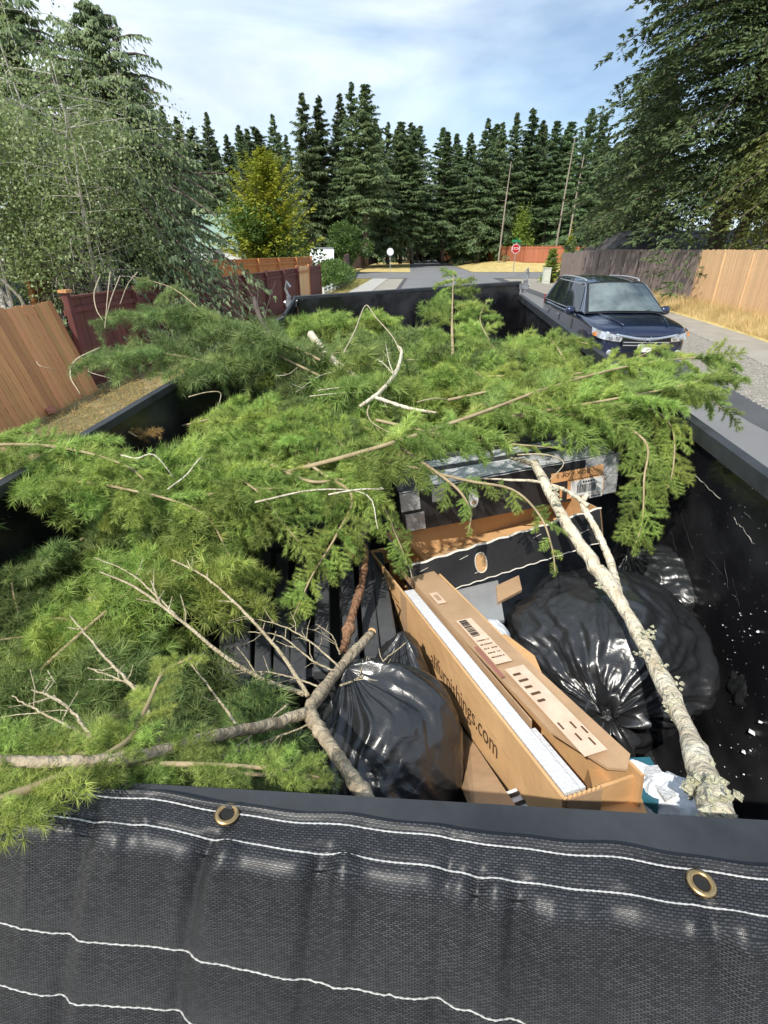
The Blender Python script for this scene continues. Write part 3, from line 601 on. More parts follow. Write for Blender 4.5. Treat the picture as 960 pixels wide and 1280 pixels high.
# right: the huge dark cedar, the lit one before it, and a lower one to the left
big_conifer('cedar_tree', 'huge dark cedar filling the upper right corner', 17.3, 30, 27, 8.0, M['cedar_big'], 81, whorls=56, per=8, steps=24, leaf=.25, low=.17, droop=.5, z0=.4, r=.5, taper=.62, nb=200, k=24, wide=.26, dd=.45, irregular=.14)
big_conifer('cedar_tree', 'lighter olive cedar with drooping boughs over the new pale fence', 17.4, 23.0, 11.5, 4.3, M['cedar_front'], 82, whorls=30, per=7, steps=20, leaf=.17, low=.32, wide=.28, k=20, dd=.6, droop=.75, z0=.4, r=.28, taper=.45)
big_conifer('cedar_tree', 'smaller dark cedar left of the huge one, behind the grey fence', 18.6, 43, 13.5, 4.4, M['cedar_big'], 83, whorls=36, per=7, steps=16, leaf=.30, low=.14, k=18, dd=.6, droop=.6, z0=.3, r=.3, taper=.75)
for i, (x, y, lb) in enumerate(((15.9, 26.5, 'leaning bare trunk under the olive cedar, nearest the fence'), (18.6, 25.5, 'thick dark trunk just right of the leaning trunk under the cedars'))):
    tm = tube([(x,y,.3),(x+.25,y,2.5),(x+.8,y+.2,5.5),(x+1.3,y+.4,9)], [.32,.26,.2,.1], 10); r0 = thing('tree_trunk', lb, 'tree', (x,y,.3)); mk('trunk', tm, M['bark_fir'], r0, smooth=True)
    c_ = conifer(10, 3.0, 26, 7, 10, .36, low=.5, droop=.6, seed=90+i, lw=.3); mk('crown', (c_[0]+np.array([x+.9,y,.3]), c_[1]), M['cedar_big'], r0)
# left: weeping conifers behind, birch in front
big_conifer('weeping_conifer', 'tall drooping conifer behind the birch, cut by the top left corner', *at(108,4,14.5)[:2], at(108,4,14.5)[2], 3.3, M['deodar'], 84, whorls=42, per=7, steps=18, leaf=.15, low=.12, droop=.9, r=.16, taper=.8, up=.5, irregular=.45, k=9)
big_conifer('weeping_conifer', 'blue green drooping conifer with a pointed tip right of the birch', *at(166,120,17)[:2], at(166,120,17)[2], 2.1, M['deodar'], 85, whorls=34, per=6, steps=18, leaf=.15, low=.42, droop=.65, r=.13, taper=.7, up=.5, irregular=.4, k=9)
big_conifer('weeping_conifer', 'dark conifer at the very left edge, cut by the picture corner', *at(-20,-60,15.5)[:2], at(-20,-60,15.5)[2], 3.2, M['deodar'], 86, whorls=42, per=7, steps=16, leaf=.17, low=.12, droop=.9, r=.16, taper=.75, up=.5, irregular=.4, k=8)
def birch():
    bx, by = -6.5, 12.6; root = thing('birch_tree', 'birch with many thin pale stems fanning out behind the leaning panel', 'tree', (bx, by, 0)); rs = np.random.RandomState(3); L_ = []; Q = []
    for k in range(15):
        a = rs.uniform(0, 6.28); lean = rs.uniform(.10, .62); hh = rs.uniform(4.4, 7.0)*(1-.45*lean)
        p = [np.array([bx, by, 0]) + np.array([math.cos(a)*.12, math.sin(a)*.12, 0])]
        for j in range(1, 9):
            f = j/8; p.append(np.array([bx + math.cos(a)*lean*hh*f**1.3, by + math.sin(a)*lean*hh*.8*f**1.3, hh*f]) + rs.normal(0, .05, 3))
        p = smoothline(p, 18); L_.append(tube(p, np.linspace(.05, .008, 19), 6, cap=False))
        for j in range(4, 19, 1):
            for q in range(3):
                aa = rs.uniform(0, 6.28); ln = rs.uniform(.45, 1.2); e0 = p[j]; e1 = e0 + np.array([math.cos(aa)*ln, math.sin(aa)*ln, rs.uniform(-.1,.35)]); e2 = e1 + np.array([math.cos(aa)*ln*.2, math.sin(aa)*ln*.2, -rs.uniform(.1,.5)])
                tw = smoothline([e0, e1, e2], 8); L_.append(tube(tw, np.linspace(.007, .0025, 9), 3, cap=False)); Q.append(tw[2:])
    V, F = join(*L_); mk('stem', (V, F), M['bark_birch'], root)
    Q = np.vstack(Q); Q = Q[~((Q[:,2] < 2.6) & (np.hypot(Q[:,0]-bx, Q[:,1]-by) < 1.1))]; n = 40000; idx = rs.randint(0, len(Q), n); P = Q[idx] + rs.normal(0, .17, (n, 3)); P[:,2] -= np.abs(rs.normal(0,.15,n)); P = P[P[:,2] > 1.75+.25*rs.rand(len(P))]; n = len(P); D = rs.normal(0, .6, (n, 3)); D[:,2] -= .8
    d, s, u = rot_to(D); ll = rs.uniform(.035,.075,n)[:,None]; s2 = s + u*rs.uniform(-1,1,n)[:,None]
    V = np.stack([P, P+d*ll*.5+s2*ll*.38, P+d*ll, P+d*ll*.5-s2*ll*.38], 1).reshape(-1,3); mk('leaves', (V, np.arange(4*n).reshape(n,4)), M['birch_leaf'], root)
birch()
def birch2():
    rs = np.random.RandomState(5)
    c = at(10, 300, 11.4); root = thing('leafy_tree', 'dense small leaved tree at the left edge over the leaning panel', 'tree', (c[0]-.4, 11.4, 0))
    V, F = cloud_leaves(13000, (c[0]-.7, 11.6, 3.2), 2.1, 1.8, 2.2, .075, 11, shell=.3, lumps=22); mk('leaves', (V, F), M['birch_leaf'], root)
    L_ = [tube(smoothline([(c[0]-.6,11.6,0), (c[0]-.6+rs.uniform(-.4,.4),11.6,1.5), (c[0]-.6+rs.uniform(-1.6,1.6),11.6+rs.uniform(-1,1),rs.uniform(3,5))], 8), np.linspace(.06,.01,9), 6, cap=False) for k in range(9)]
    mk('stem', join(*L_), M['bark_birch'], root)
birch2()

# ================================================================== BUILDINGS AND STREET THINGS
def house_left():
    p = at(283, 330, 52); x0 = p[0]-1.6; root = thing('house', 'white sided house with a pale green roof behind the orange fence', 'house', (x0+1.5, 52, 0))
    mk('wall', cbox((x0, 54, 0), 6.2, 5, 2.5), M['siding'], root)
    V = [(x0-3.4,51.2,2.4),(x0+3.3,51.2,2.4),(x0+3.3,56.8,2.4),(x0-3.4,56.8,2.4),(x0-2.6,54,5.2),(x0+1.6,54,5.2)]
    mk('roof', (V, [(0,1,5,4),(1,2,5),(2,3,4,5),(3,0,4),(3,2,1,0)]), M['roof_green'], root)
    mk('window', box((x0+.6,51.44,1.0),(1.1,0,0),(0,.05,0),(0,0,1.0)), M['glass_dark'], root)
    for k in range(7): mk('siding_board', box((x0-3.12,51.46,.25+.32*k),(6.24,0,0),(0,.035,0),(0,0,.29)), M['siding'], root)
house_left()
def camper():
    p = at(402, 318, 60); x0, y0 = p[0], 60; root = thing('camper_trailer', 'white camper trailer with black front cap swoops parked beside the round bush', 'camper', (x0, y0, .3))
    w_ = 2.5; prof = [(0,.5),(0,1.1),(.25,2.0),(.8,2.55),(7,2.6),(7,.5)]
    V = [(x0-w_/2, y0+a, .3+b-.5) for a, b in prof] + [(x0+w_/2, y0+a, .3+b-.5) for a, b in prof]; n = 6
    mk('body', (V, [tuple(range(n-1,-1,-1)), tuple(range(n,2*n))]+[(i, (i+1)%n, n+(i+1)%n, n+i) for i in range(n)]), M['rv_white'], root)
    for sx in (-1, 1): mk('front_stripe', panel([(x0+sx*.95, y0-.01, .95),(x0+sx*.60, y0-.01, .65),(x0+sx*.25, y0+.02, .85),(x0+sx*.5, y0+.08, 1.25)][::sx], .02, np.array([0,-1,0])), M['car_black'], root)
    mk('front_window', panel([(x0-.75, y0+.19, 1.45),(x0+.75, y0+.19, 1.45),(x0+.6, y0+.33, 1.82),(x0-.6, y0+.33, 1.82)], .02, np.array([0,-1,.3])), M['glass_dark'], root)
    mk('roof', cbox((x0, y0+3.9, 2.41), 2.4, 6.0, .12), M['alu'], root)
    for sx in (-1, 1): mk('wheel', lathe((x0+sx*1.2, y0+4.3, .1+.25), [(.33,-.1),(.36,0),(.33,.1)], (1,0,0), 16), M['rubber'], root)
    q = at(374, 325, 58); r2 = thing('white_van', 'white van half hidden between the golden tree and the camper', 'van', (q[0], 58, .2))
    mk('body', box((q[0]-1.3,58,.4),(2.1,0,0),(0,5,0),(0,0,1.25)), M['rv_white'], r2); mk('windshield', box((q[0]-1.1,57.96,1.05),(1.7,0,0),(0,.04,0),(0,0,.5)), M['glass_dark'], r2)
    for sx in (-1, 1): mk('wheel', lathe((q[0]-.25+sx*.95, 58.9, .33), [(.30,-.1),(.33,0),(.30,.1)], (1,0,0), 16), M['rubber'], r2)
camper()
def gatehouse():
    p = at(568, 315, 112); x0 = p[0]; root = thing('shed', 'small brown shed with a pale roof where the road disappears', 'shed', (x0,112,.4))
    mk('wall', cbox((x0,113.5,.4), 5.2, 3, 2.2), M['wood_farred'], root); mk('roof', join(box((x0-3,111.6,2.55),(6,0,0),(0,2,1.0),(0,0,.12)), box((x0-3,115.6,2.55),(6,0,0),(0,-2,1.0),(0,0,.12))), M['siding'], root)
    mk('door', box((x0-.5,111.94,.4),(1.0,0,0),(0,.06,0),(0,0,1.9)), M['roof_dark'], root)
gatehouse()
def side_house():
    root = thing('house', 'low white house with a long dark roof under the big right hand cedars', 'house', (21, 36, .4))
    mk('wall', cbox((23.5,39,.3), 15, 6, 2.0), M['siding'], root)
    V = [(14.8,34.6,2.25),(33,34.6,2.25),(33,43.4,2.25),(14.8,43.4,2.25),(16,39,3.5),(32,39,3.5)]
    mk('roof', (V, [(0,1,5,4),(1,2,5),(2,3,4,5),(3,0,4),(3,2,1,0)]), M['roof_dark'], root)
    for x_ in (15.1, 16.6, 18.4): mk('post', cbox((x_, 34.9, .3), .13, .13, 2.0), M['ink_white'], root)
    mk('window', box((20.2,35.93,1.1),(1.6,0,0),(0,.07,0),(0,0,.9)), M['glass_dark'], root)
side_house()
def stop_sign():
    b = at(641, 346, 57); x0, y0 = b[0], 57; root = thing('stop_sign', 'red octagonal stop sign with green street name blade on a thin post', 'sign', (x0, y0, 0))
    mk('post', cbox((x0, y0, 0), .06, .06, 3.05), M['alu'], root)
    R_ = .40; zc = 2.42; oc = [(x0+R_*math.cos(R(22.5+45*k)), y0-.06, zc+R_*math.sin(R(22.5+45*k))) for k in range(8)]
    ow = [(x0+(R_+.05)*math.cos(R(22.5+45*k)), y0-.05, zc+(R_+.05)*math.sin(R(22.5+45*k))) for k in range(8)]
    nr = np.array([0,-1.,0]); mk('sign_border', panel(ow, .01, nr), M['sign_white'], root); sf = mk('sign_face', panel(oc, .008, nr), M['sign_red'], root)
    text('stop_lettering', 'STOP', .33, (x0, y0-.062, zc-.11), (1,0,0), (0,0,1), M['sign_white'], sf, align='CENTER')
    mk('street_blade', box((x0-.45, y0-.02, 3.0), (.9,.12,0), (0,.02,0), (0,0,.2)), M['sign_green'], root)
    mk('street_blade', box((x0-.02, y0-.42, 3.22), (.10,.8,0), (.02,0,0), (0,0,.2)), M['sign_green'], root)
stop_sign()
def round_sign():
    b = at(491, 346, 64); x0, y0 = b[0]-.3, 64; root = thing('round_sign', 'pale grey back of a round sign on a post left of the road', 'sign', (x0, y0, 0))
    mk('post', cbox((x0, y0, 0), .06, .06, 2.45), M['alu'], root); mk('sign_plate', lathe((x0, y0-.05, 2.1), [(.36,-.01),(.38,0),(.36,.01)], (0,1,0), 24), M['sign_white'], root)
round_sign()
def pole():
    b = at(572, 322, 100); x0, y0 = b[0], 100; root = thing('utility_pole', 'pale wooden utility pole with crossarm left of the stop sign', 'pole', (x0, y0, 0))
    tp = at(573, 268, 100)[2]; mk('pole', tube([(x0,y0,.0),(x0+.1,y0,tp)], [.17,.12], 10), M['pole_wood'], root); mk('crossarm', box((x0-1.0,y0-.15,tp-.8),(2.2,0,0),(0,.12,0),(0,0,.14)), M['pole_wood'], root)
    for k in (-.9,.1,1.0): mk('insulator', lathe((x0+k,y0-.1,tp-.66), [(.05,0),(.07,.06),(.03,.14)], n=8), M['alu'], root)
    for k, (dz, dx) in enumerate(((.0,-.9),(-.25,1.0))):
        P = [(x0+dx,y0,tp-.5+dz)]; e = at(468, 288+6*k, 90); P = [np.array([x0+dx,y0-.1,tp-.55+dz]), (np.array([x0+dx,y0,tp])+e)/2+np.array([0,0,-.9]), e, e+(e-np.array([x0,y0,tp]))*.8]
        o = mk('overhead_wire', tube(smoothline(P, 16), .022, 4), M['wire'], base=P[0]); tagit(o, ('upper', 'lower')[k]+' overhead wire running left from the utility pole', 'wire')
pole()
for (px, Y, lb, hh) in ((623, 84, 'leaning bare tree trunk left of the two long bare firs', 13), (692, 80, 'long bare leaning trunk standing right of the stop sign forest gap', 15), (706, 78, 'second long bare leaning trunk close to the big cedars', 13)):
    p = at(px, 325, Y); root = thing('dead_tree', lb, 'tree', (p[0], Y, .3)); mk('trunk', tube([(p[0],Y,.3),(p[0]+hh*.02,Y,hh*.6),(p[0]+hh*.04,Y,hh)], [.13,.10,.05], 7), M['pole_wood'], root)
    L_ = [tube([(p[0]+hh*.037*f,Y,hh*f),(p[0]+hh*.037*f+rr.uniform(-.9,.9),Y+rr.uniform(-.5,.5),hh*f+.1)], [.03,.01], 4) for f in np.linspace(.4,.95,10)]; mk('branch_stubs', join(*L_), M['pole_wood'], root)
b = at(690, 342, 46); ub = thing('utility_box', 'pale green utility box in the dry grass before the pointed evergreens', 'utility box', (b[0]-1.0, 44, .0))
mk('cabinet', cbox((b[0]-1.0,44,.0), .5, .5, 1.05), M['utility'], ub); mk('lid', cbox((b[0]-1.0,44,1.05), .56, .56, .06), M['utility'], ub); mk('door', box((b[0]-1.2,43.73,.15),(.4,0,0),(0,.02,0),(0,0,.75)), M['utility'], ub)
for (px, nm, lb) in ((448, 'white_box', 'small white box standing by the far shed'),):
    pass
def left_truck():
    root = thing('parked_pickup', 'dark green pickup cab behind the birch, only its windows over the fence', 'pickup', (-8.9, 12.6, 0))
    P = [(-9.9,13.2,0)]; V, F = box((-10.0,11.6,.4),(2.0,0,0),(0,5.2,0),(0,0,.75)); mk('body', (V,F), M['roof_dark'], root)
    bt = [(-9.95,12.6,1.15),(-8.05,12.6,1.15),(-8.05,15.2,1.15),(-9.95,15.2,1.15)]; tp = [(-9.75,13.3,1.85),(-8.25,13.3,1.85),(-8.25,14.9,1.85),(-9.75,14.9,1.85)]
    V = bt+tp; mk('cab', (V, [(4,5,6,7),(0,1,5,4),(1,2,6,5),(2,3,7,6),(3,0,4,7)]), M['rv_white'], root)
    for q, nr in (([bt[0],bt[1],tp[1],tp[0]], (0,-.7,.7)), ([bt[1],bt[2],tp[2],tp[1]], (.96,0,.27))):
        q = np.array(q, dtype=float); c = q.mean(0); nr = np.array(nr); mk('window', panel((q-c)*.84+c+nr*.012, .01, nr), M['glass_dark'], root)
    for x_ in (-9.95,-8.05):
        for y_ in (12.3,16.0): mk('wheel', lathe((x_,y_,.38), [(.34,-.11),(.38,0),(.34,.11)], (1,0,0), 16), M['rubber'], root)
left_truck()

# ================================================================== THE DARK BLUE CAR
def suv(x0, y0, yaw):
    root = thing('parked_car', 'dark blue seven seat family car parked facing the viewer at the right kerb', 'car', (x0, y0, 0))
    cy, sy = math.cos(yaw), math.sin(yaw)
    def W(P):                                                   # local (x right, y to the rear, z) -> world
        P = np.asarray(P, dtype=float).reshape(-1, 3); return np.stack([x0 + P[:,0]*cy + P[:,1]*sy, y0 - P[:,0]*sy + P[:,1]*cy, P[:,2]], 1)
    def part(nm, VF, m, par=None, sm=False): return mk(nm, (W(VF[0]), VF[1]), m, par or root, smooth=sm)
    ys_ = [0,.05,.14,.3,.6,.95,1.3,2,3,3.8,4.4,4.72,4.88,4.95]
    hw = [.66,.80,.88,.94,.975,.99,.995,1,1,1,.985,.95,.90,.80]
    bz = [.80,.87,.93,.97,1.01,1.04,1.07,1.09,1.11,1.12,1.13,1.12,1.08,.98]
    tz = [.86,.94,.99,1.03,1.08,1.12,1.14,1.15,1.15,1.15,1.15,1.14,1.10,1.0]
    zb = [.36,.30,.27,.25,.24,.24,.24,.24,.24,.24,.26,.30,.34,.40]
    P = []
    for y, h_, b_, t_, z_ in zip(ys_, hw, bz, tz, zb):
        half = [(0,z_),(.85*h_,z_),(.96*h_,z_+.08),(.995*h_,.52),(1.0*h_,.66),(.975*h_,.80*b_/1.0),(.985*h_,b_-.09),(.95*h_,b_-.015),(.86*h_,b_+.012),(.62*h_,t_-.012),(.35*h_,t_-.002),(0,t_)]
        P.append([(x,y,z) for x, z in half] + [(-x,y,z) for x, z in half[-2:0:-1]])
    P = np.array(P); k = P.shape[1]; V = P.reshape(-1, 3); F = [(i*k+j, (i+1)*k+j, (i+1)*k+(j+1)%k, i*k+(j+1)%k) for i in range(len(ys_)-1) for j in range(k)]
    F += [tuple(range(k)), tuple((len(ys_)-1)*k + j for j in range(k-1, -1, -1))]
    body = part('body', (V, F), M['car_blue'], sm=True); md = body.modifiers.new('s', 'SUBSURF'); md.levels = 1; md.render_levels = 2
    # cabin
    a = np.linspace(-1, 1, 13)
    def fb(u): return np.array([.90*u, 1.22-.16*(1-u*u), 1.11+.04*(1-u*u)])
    def ft(u): return np.array([.665*u, 2.12-.10*(1-u*u), 1.685+.045*(1-u*u)])
    def sb(b, s): return np.array([s*(.90+.045*math.sin(math.pi*min(1,b*1.2))**.7), 1.22+3.60*b, 1.10+.03*b])
    def st(b, s): return np.array([s*(.665+.035*math.sin(math.pi*b)), 2.12+2.35*b, 1.685+.05*math.sin(math.pi*b*.8)])
    def rb(u): return np.array([.90*u, 4.82+.08*(1-u*u), 1.13]); 
    def rt(u): return np.array([.665*u, 4.47+.06*(1-u*u), 1.70+.045*(1-u*u)])
    def loft(B, Tt, n=5): return grid([[B[i]*(1-v)+Tt[i]*v + 0 for v in np.linspace(0,1,n)] for i in range(len(B))])
    bb = np.linspace(0, 1, 14)
    for s in (-1, 1): part('cabin_side', loft([sb(b, s) for b in bb], [st(b, s) for b in bb]), M['car_blue'], sm=True)
    part('cabin_rear', loft([rb(u) for u in a], [rt(u) for u in a]), M['car_blue'], sm=True)
    part('cowl', loft([fb(u) for u in a], [ft(u) for u in a]), M['car_black'], sm=True)
    rg = []
    for f in np.linspace(0, 1, 12):
        row = []
        for u in np.linspace(-1, 1, 13):
            e = st(f, abs(1)); y = ft(u)[1]*(1-f) + rt(u)[1]*f; x = e[0]*u; z = e[2] + .055*(1-u**2)**.8*(.85+.15*math.sin(math.pi*f)); row.append((x, y, z))
        rg.append(row)
    part('roof', grid(rg), M['car_blue'], sm=True)
    rg2 = [[(p[0]*.82, p[1]*.70+.95 , p[2]+.010) for p in row[1:-1]] for row in rg[1:8]]
    part('roof_glass', grid(rg2), M['glass_dark'], sm=True)
    ws = [[fb(u)*(1-v)+ft(u)*v + np.array([0,-.008,.012]) for v in np.linspace(.04, .94, 6)] for u in np.linspace(-.93, .93, 13)]
    ws_ = part('windshield', grid(ws), M['car_glass'], sm=True)
    mir = part('rear_view_mirror', cbox((0,2.0,1.585), .22, .03, .06), M['car_black'])
    def side_patch(nm, b0, b1, v0, v1, s, m, b0t=None, b1t=None, off=.008):
        rows = []
        for f in np.linspace(0, 1, 7):
            r_ = []
            for v in np.linspace(v0, v1, 5):
                q = (v-v0)/(v1-v0+1e-9); b = (b0*(1-f)+b1*f)*(1-q) + ((b0t if b0t is not None else b0)*(1-f) + (b1t if b1t is not None else b1)*f)*q
                r_.append(sb(b, s)*(1-v)+st(b, s)*v + np.array([s*off, 0, off*.4]))
            rows.append(r_)
        return part(nm, grid(rows), m, sm=True)
    for s in (-1, 1):
        side_patch('side_window', .09, .385, .05, .88, s, M['glass_dark'], .03, .36)
        side_patch('side_window', .41, .66, .05, .88, s, M['glass_dark'], .385, .66)
        side_patch('side_window', .69, .93, .10, .86, s, M['glass_dark'], .69, .90)
        tr = [sb(.02, s)*.97+st(.02,s)*.03] + [sb(b, s)*(.08)+st(b, s)*.92 + np.array([s*.012,0,0]) for b in (.0,.12,.3,.5,.7,.88)] + [sb(b, s)*(1-v)+st(b, s)*v + np.array([s*.014,0,0]) for b, v in ((.95,.6),(.97,.1))]
        part('chrome_trim', tube(smoothline(tr, 30), .011, 5), M['chrome'])
        part('chrome_trim', tube([sb(b, s)+np.array([s*.012,0,.03]) for b in np.linspace(.03,.96,14)], .009, 5), M['chrome'])
        rl = [np.array([s*.62,2.30,1.725]), np.array([s*.64,2.5,1.765]), np.array([s*.655,3.3,1.785]), np.array([s*.64,4.1,1.765]), np.array([s*.62,4.3,1.725])]
        part('roof_rail', tube(smoothline(rl, 20), .020, 6), M['alu'], sm=True)
        mr_ = part('side_mirror', lathe((s*1.09, 1.72, 1.13), [(.03,-.12),(.085,-.08),(.10,0),(.095,.07),(.05,.10)], (s*1.0,.15,.02), 14), M['car_blue'], sm=True)
        mr_.scale = (1,1,1); part('mirror_arm', tube([(s*.93,1.75,1.08),(s*1.02,1.73,1.10)], .03, 6), M['car_black'])
        for yh in (2.75, 3.75): part('door_handle', tube([(s*1.005,yh,.94),(s*1.03,yh+.05,.945),(s*1.03,yh+.17,.945),(s*1.005,yh+.22,.94)], .012, 5), M['chrome'])
        for yd in (1.75, 2.83, 3.86): part('door_gap', tube([(s*1.003,yd,.40),(s*1.006,yd+.01,.66),(s*.985,yd+.03,.9),(s*.955,yd+.05,1.08)], .006, 4), M['car_black'])
        part('sill_trim', box((s*1.0-.015,1.3,.27),(.03,0,0),(0,2.6,0),(0,0,.14)), M['car_black'])
        top = [(s*.46,-.035,.815),(s*.66,-.005,.845),(s*.82,.075,.88),(s*.91,.20,.905),(s*.955,.46,.93)]; bot = [(s*.50,-.03,.70),(s*.68,-.01,.715),(s*.83,.055,.735),(s*.92,.17,.76),(s*.97,.38,.82)]
        hl = part('headlight', grid([[np.array(t_)*(1-v)+np.array(b_)*v + np.array([s*.015,-.02,.0]) for v in np.linspace(0,1,4)] for t_, b_ in zip(top, bot)]), M['lamp_glass'], sm=True)
        for q in (.57, .72): mk('lamp_lens', (W(lathe((s*q, .0-.035+.09*(q-.5), .775), [(.045,0),(.05,-.02),(.03,-.03)], (0,1,0), 12)[0]), lathe((0,0,0), [(.045,0),(.05,-.02),(.03,-.03)], (0,1,0), 12)[1]), M['chrome'], root)
        part('turn_lamp', cbox((s*.955,.27,.78), .04, .14, .07), M['amber'])
        part('fog_lamp', lathe((s*.70,-.0,.48), [(.05,0),(.06,-.03),(.03,-.045)], (0,1,0), 12), M['lamp_glass'])
        part('tail_light', box((s*.72,4.84,.95),(s*.16,-.03,0),(0,.08,0),(0,0,.30)), M['red_lens'])
        for yw in (.95, 3.80):
            part('wheel_arch', lathe((s*.93,yw,.37), [(.43,-.09),(.43,.085),(.36,.087)], (s,0,0), 26), M['car_black'])
            wl = part('wheel', lathe((s*.88,yw,.37), [(.25,-.12),(.35,-.12),(.37,-.08),(.37,.10),(.35,.135),(.26,.14)], (s,0,0), 28), M['rubber'], sm=True)
            part('wheel_rim', lathe((s*.88,yw,.37), [(.25,.10),(.25,.135),(.22,.12),(.07,.10),(.05,.14)], (s,0,0), 28), M['car_black'], wl)
            for q in range(5):
                an = q*1.2566; part('rim_spoke', tube([(s*1.005,yw+.05*math.cos(an),.37+.05*math.sin(an)),(s*1.01,yw+.235*math.cos(an),.37+.235*math.sin(an))], .022, 5), M['alu'], wl)
    part('grille', panel([(-.50,-.035,.80),(.50,-.035,.80),(.46,-.045,.58),(-.46,-.045,.58)], .02, np.array([0,-1.,0])), M['car_black'])
    gp_ = root; part('chrome_bar', tube(smoothline([(-.62,-.02,.835),(-.42,-.06,.80),(-.15,-.085,.765),(.15,-.085,.765),(.42,-.06,.80),(.62,-.02,.835)], 24), .030, 6), M['chrome'], sm=True)
    for zz in (.63, .69): part('grille_slat', tube([(-.46,-.06,zz),(0,-.08,zz),(.46,-.06,zz)], .010, 4), M['alu'])
    part('badge', tube([(-.055,-.125,.81),(-.04,-.125,.71),(0,-.125,.76),(.04,-.125,.71),(.055,-.125,.81)][:2]+[(-.047,-.125,.76),(.047,-.125,.76),(.04,-.125,.71),(.055,-.125,.81)], .009, 4), M['chrome'])
    part('lower_intake', panel([(-.62,-.02,.50),(.62,-.02,.50),(.55,-.02,.34),(-.55,-.02,.34)], .02, np.array([0,-1.,0])), M['car_black'])
    part('license_plate', box((-.15,-.075,.50),(.30,0,0),(0,.015,0),(0,0,.15)), M['label_white'])
    for s in (-1, 1): part('wiper', tube([(s*.05+.15,1.10,1.165),(s*.35+.15,1.16,1.19)], .010, 4), M['car_black'])
    for s in (-1, 1): part('hood_crease', tube([(s*.45,.10,1.005),(s*.56,.55,1.085),(s*.66,1.05,1.125)], .012, 5), M['car_blue'], sm=True)
suv(5.38, 11.0, R(1.2))

# ================================================================== THE DUMP TRAILER
HR = .58; HF = 1.78; LL, LR = -1.10, .93
NL, NR = K(-650, 942, HR), K(1650, 1080, HR)                       # near wall, along its inner top edge
nd = (NR-NL)/np.linalg.norm(NR-NL)
def near(l, h):                                                   # point on the near wall's inner face
    a = (np.dot(NL-C0, LT)); return NL + nd*((l-a)/np.dot(nd, LT)) - UP*(h-HR)
base = near(0, HR)*1.0; base[2] = 0
tr = thing('dump_trailer', 'black steel dump trailer with tall scuffed sides, heaped with branches and rubbish', 'trailer', base)
FL_, FRr = T(4.5, LL, HR), T(5.75, LR, HR)
def wall(nm, a, b, top_a, top_b, out_, th=.03):                   # a,b on rail level; out_: outward side
    V = [a-UP*(top_a-HR), b-UP*(top_b-HR), b-UP*(HF-HR), a-UP*(HF-HR)]; V = np.array(V+[v+out_*th for v in V]); return mk(nm, (V, [(0,1,2,3),(7,6,5,4),(0,4,5,1),(1,5,6,2),(2,6,7,3),(3,7,4,0)]), M['paint_black'], tr)
wall('left_side', near(LL, HR), FL_, HR+.01, HR+.01, -LT)
wall('right_side', near(LR, HR), FRr, HR+.03, HR+.03, LT)
fdir = (FRr-FL_)/np.linalg.norm(FRr-FL_); fout = np.cross(UP, fdir)
ndn = np.cross(nd, UP)
wall('near_wall', near(LL, HR), near(LR, HR), HR+.03, HR+.03, ndn)
wall('far_gate', FL_+LT*.03, FRr, .505, .482, fout, .04)
mk('gate_top_bar', box(FL_-UP*(.505-HR)-fout*.012, FRr-FL_+UP*.023, fout*.06, UP*.022), M['rail_grey'], tr)
mk('gate_gusset', panel([T(4.15, LL+.01, HR), T(4.52, LL+.01, .505), T(4.52, LL+.01, .9), T(4.15, LL+.01, .9)], .02, LT), M['paint_black'], tr)
mk('gusset_edge', tube([T(4.12, LL, HR-.004), T(4.5, LL, .50)], .014, 6), M['rail_grey'], tr)
for f in (.30, .66): mk('gate_rib', box(FL_*(1-f)+FRr*f - UP*(.505-HR+.03) + fout*-.03, fdir*.05, fout*.03, -UP*1.1), M['paint_black'], tr)
def rail(nm, a, b, out_, wd, hg=.05):
    n = 10; P = [a-out_*.012, a+out_*wd, b+out_*wd, b-out_*.012]; return mk(nm, box(a-out_*.012-UP*hg, out_*wd, b-a, UP*hg), M['rail_grey'], tr)
rail('left_rail', near(LL, HR), T(4.15, LL, HR), -LT, .030, .028); rail('right_rail', near(LR, HR), FRr, LT, .038); 
mk('near_rail', box(near(LL, HR)-ndn*.012-UP*.05-nd*.08, ndn*.062, near(LR, HR)-near(LL, HR)+nd*.16, UP*.05), M['rail_grey'], tr)
for a in (.0, 1.2, 2.4, 3.6): mk('side_post', box(T(.6+a, LR+.03, HR+.04), AX*.09, LT*.055, -UP*1.2), M['paint_black'], tr); mk('side_post', box(T(.6+a, LL-.085, HR+.04), AX*.09, LT*.055, -UP*1.2), M['paint_black'], tr)
q = [near(LL, HF), near(LR, HF), FRr-UP*(HF-HR), FL_-UP*(HF-HR)]; mk('floor', panel(q[::-1] if np.cross(q[1]-q[0],q[2]-q[0])[2] < 0 else q, .04, UP), M['paint_black'], tr)
for s in (-1, 1):
    for a in (1.9, 2.8):
        c = T(a, (LL+LR)/2 + s*.86, HF); c[2] = .34
        dw = mk('wheel', lathe(c, [(.2,-.1),(.31,-.11),(.34,-.08),(.34,.08),(.31,.11),(.2,.1)], tuple(LT), 24), M['rubber'], tr); mk('wheel_rim', lathe(c, [(.2,-.08),(.17,0),(.2,.08)], tuple(LT), 20), M['steel'], dw)
mk('frame_beam', box(T(.3, -.45, HF+.04), AX*4.6, LT*.1, -UP*.16), M['paint_black'], tr); mk('frame_beam', box(T(.3, .28, HF+.04), AX*4.6, LT*.1, -UP*.16), M['paint_black'], tr)
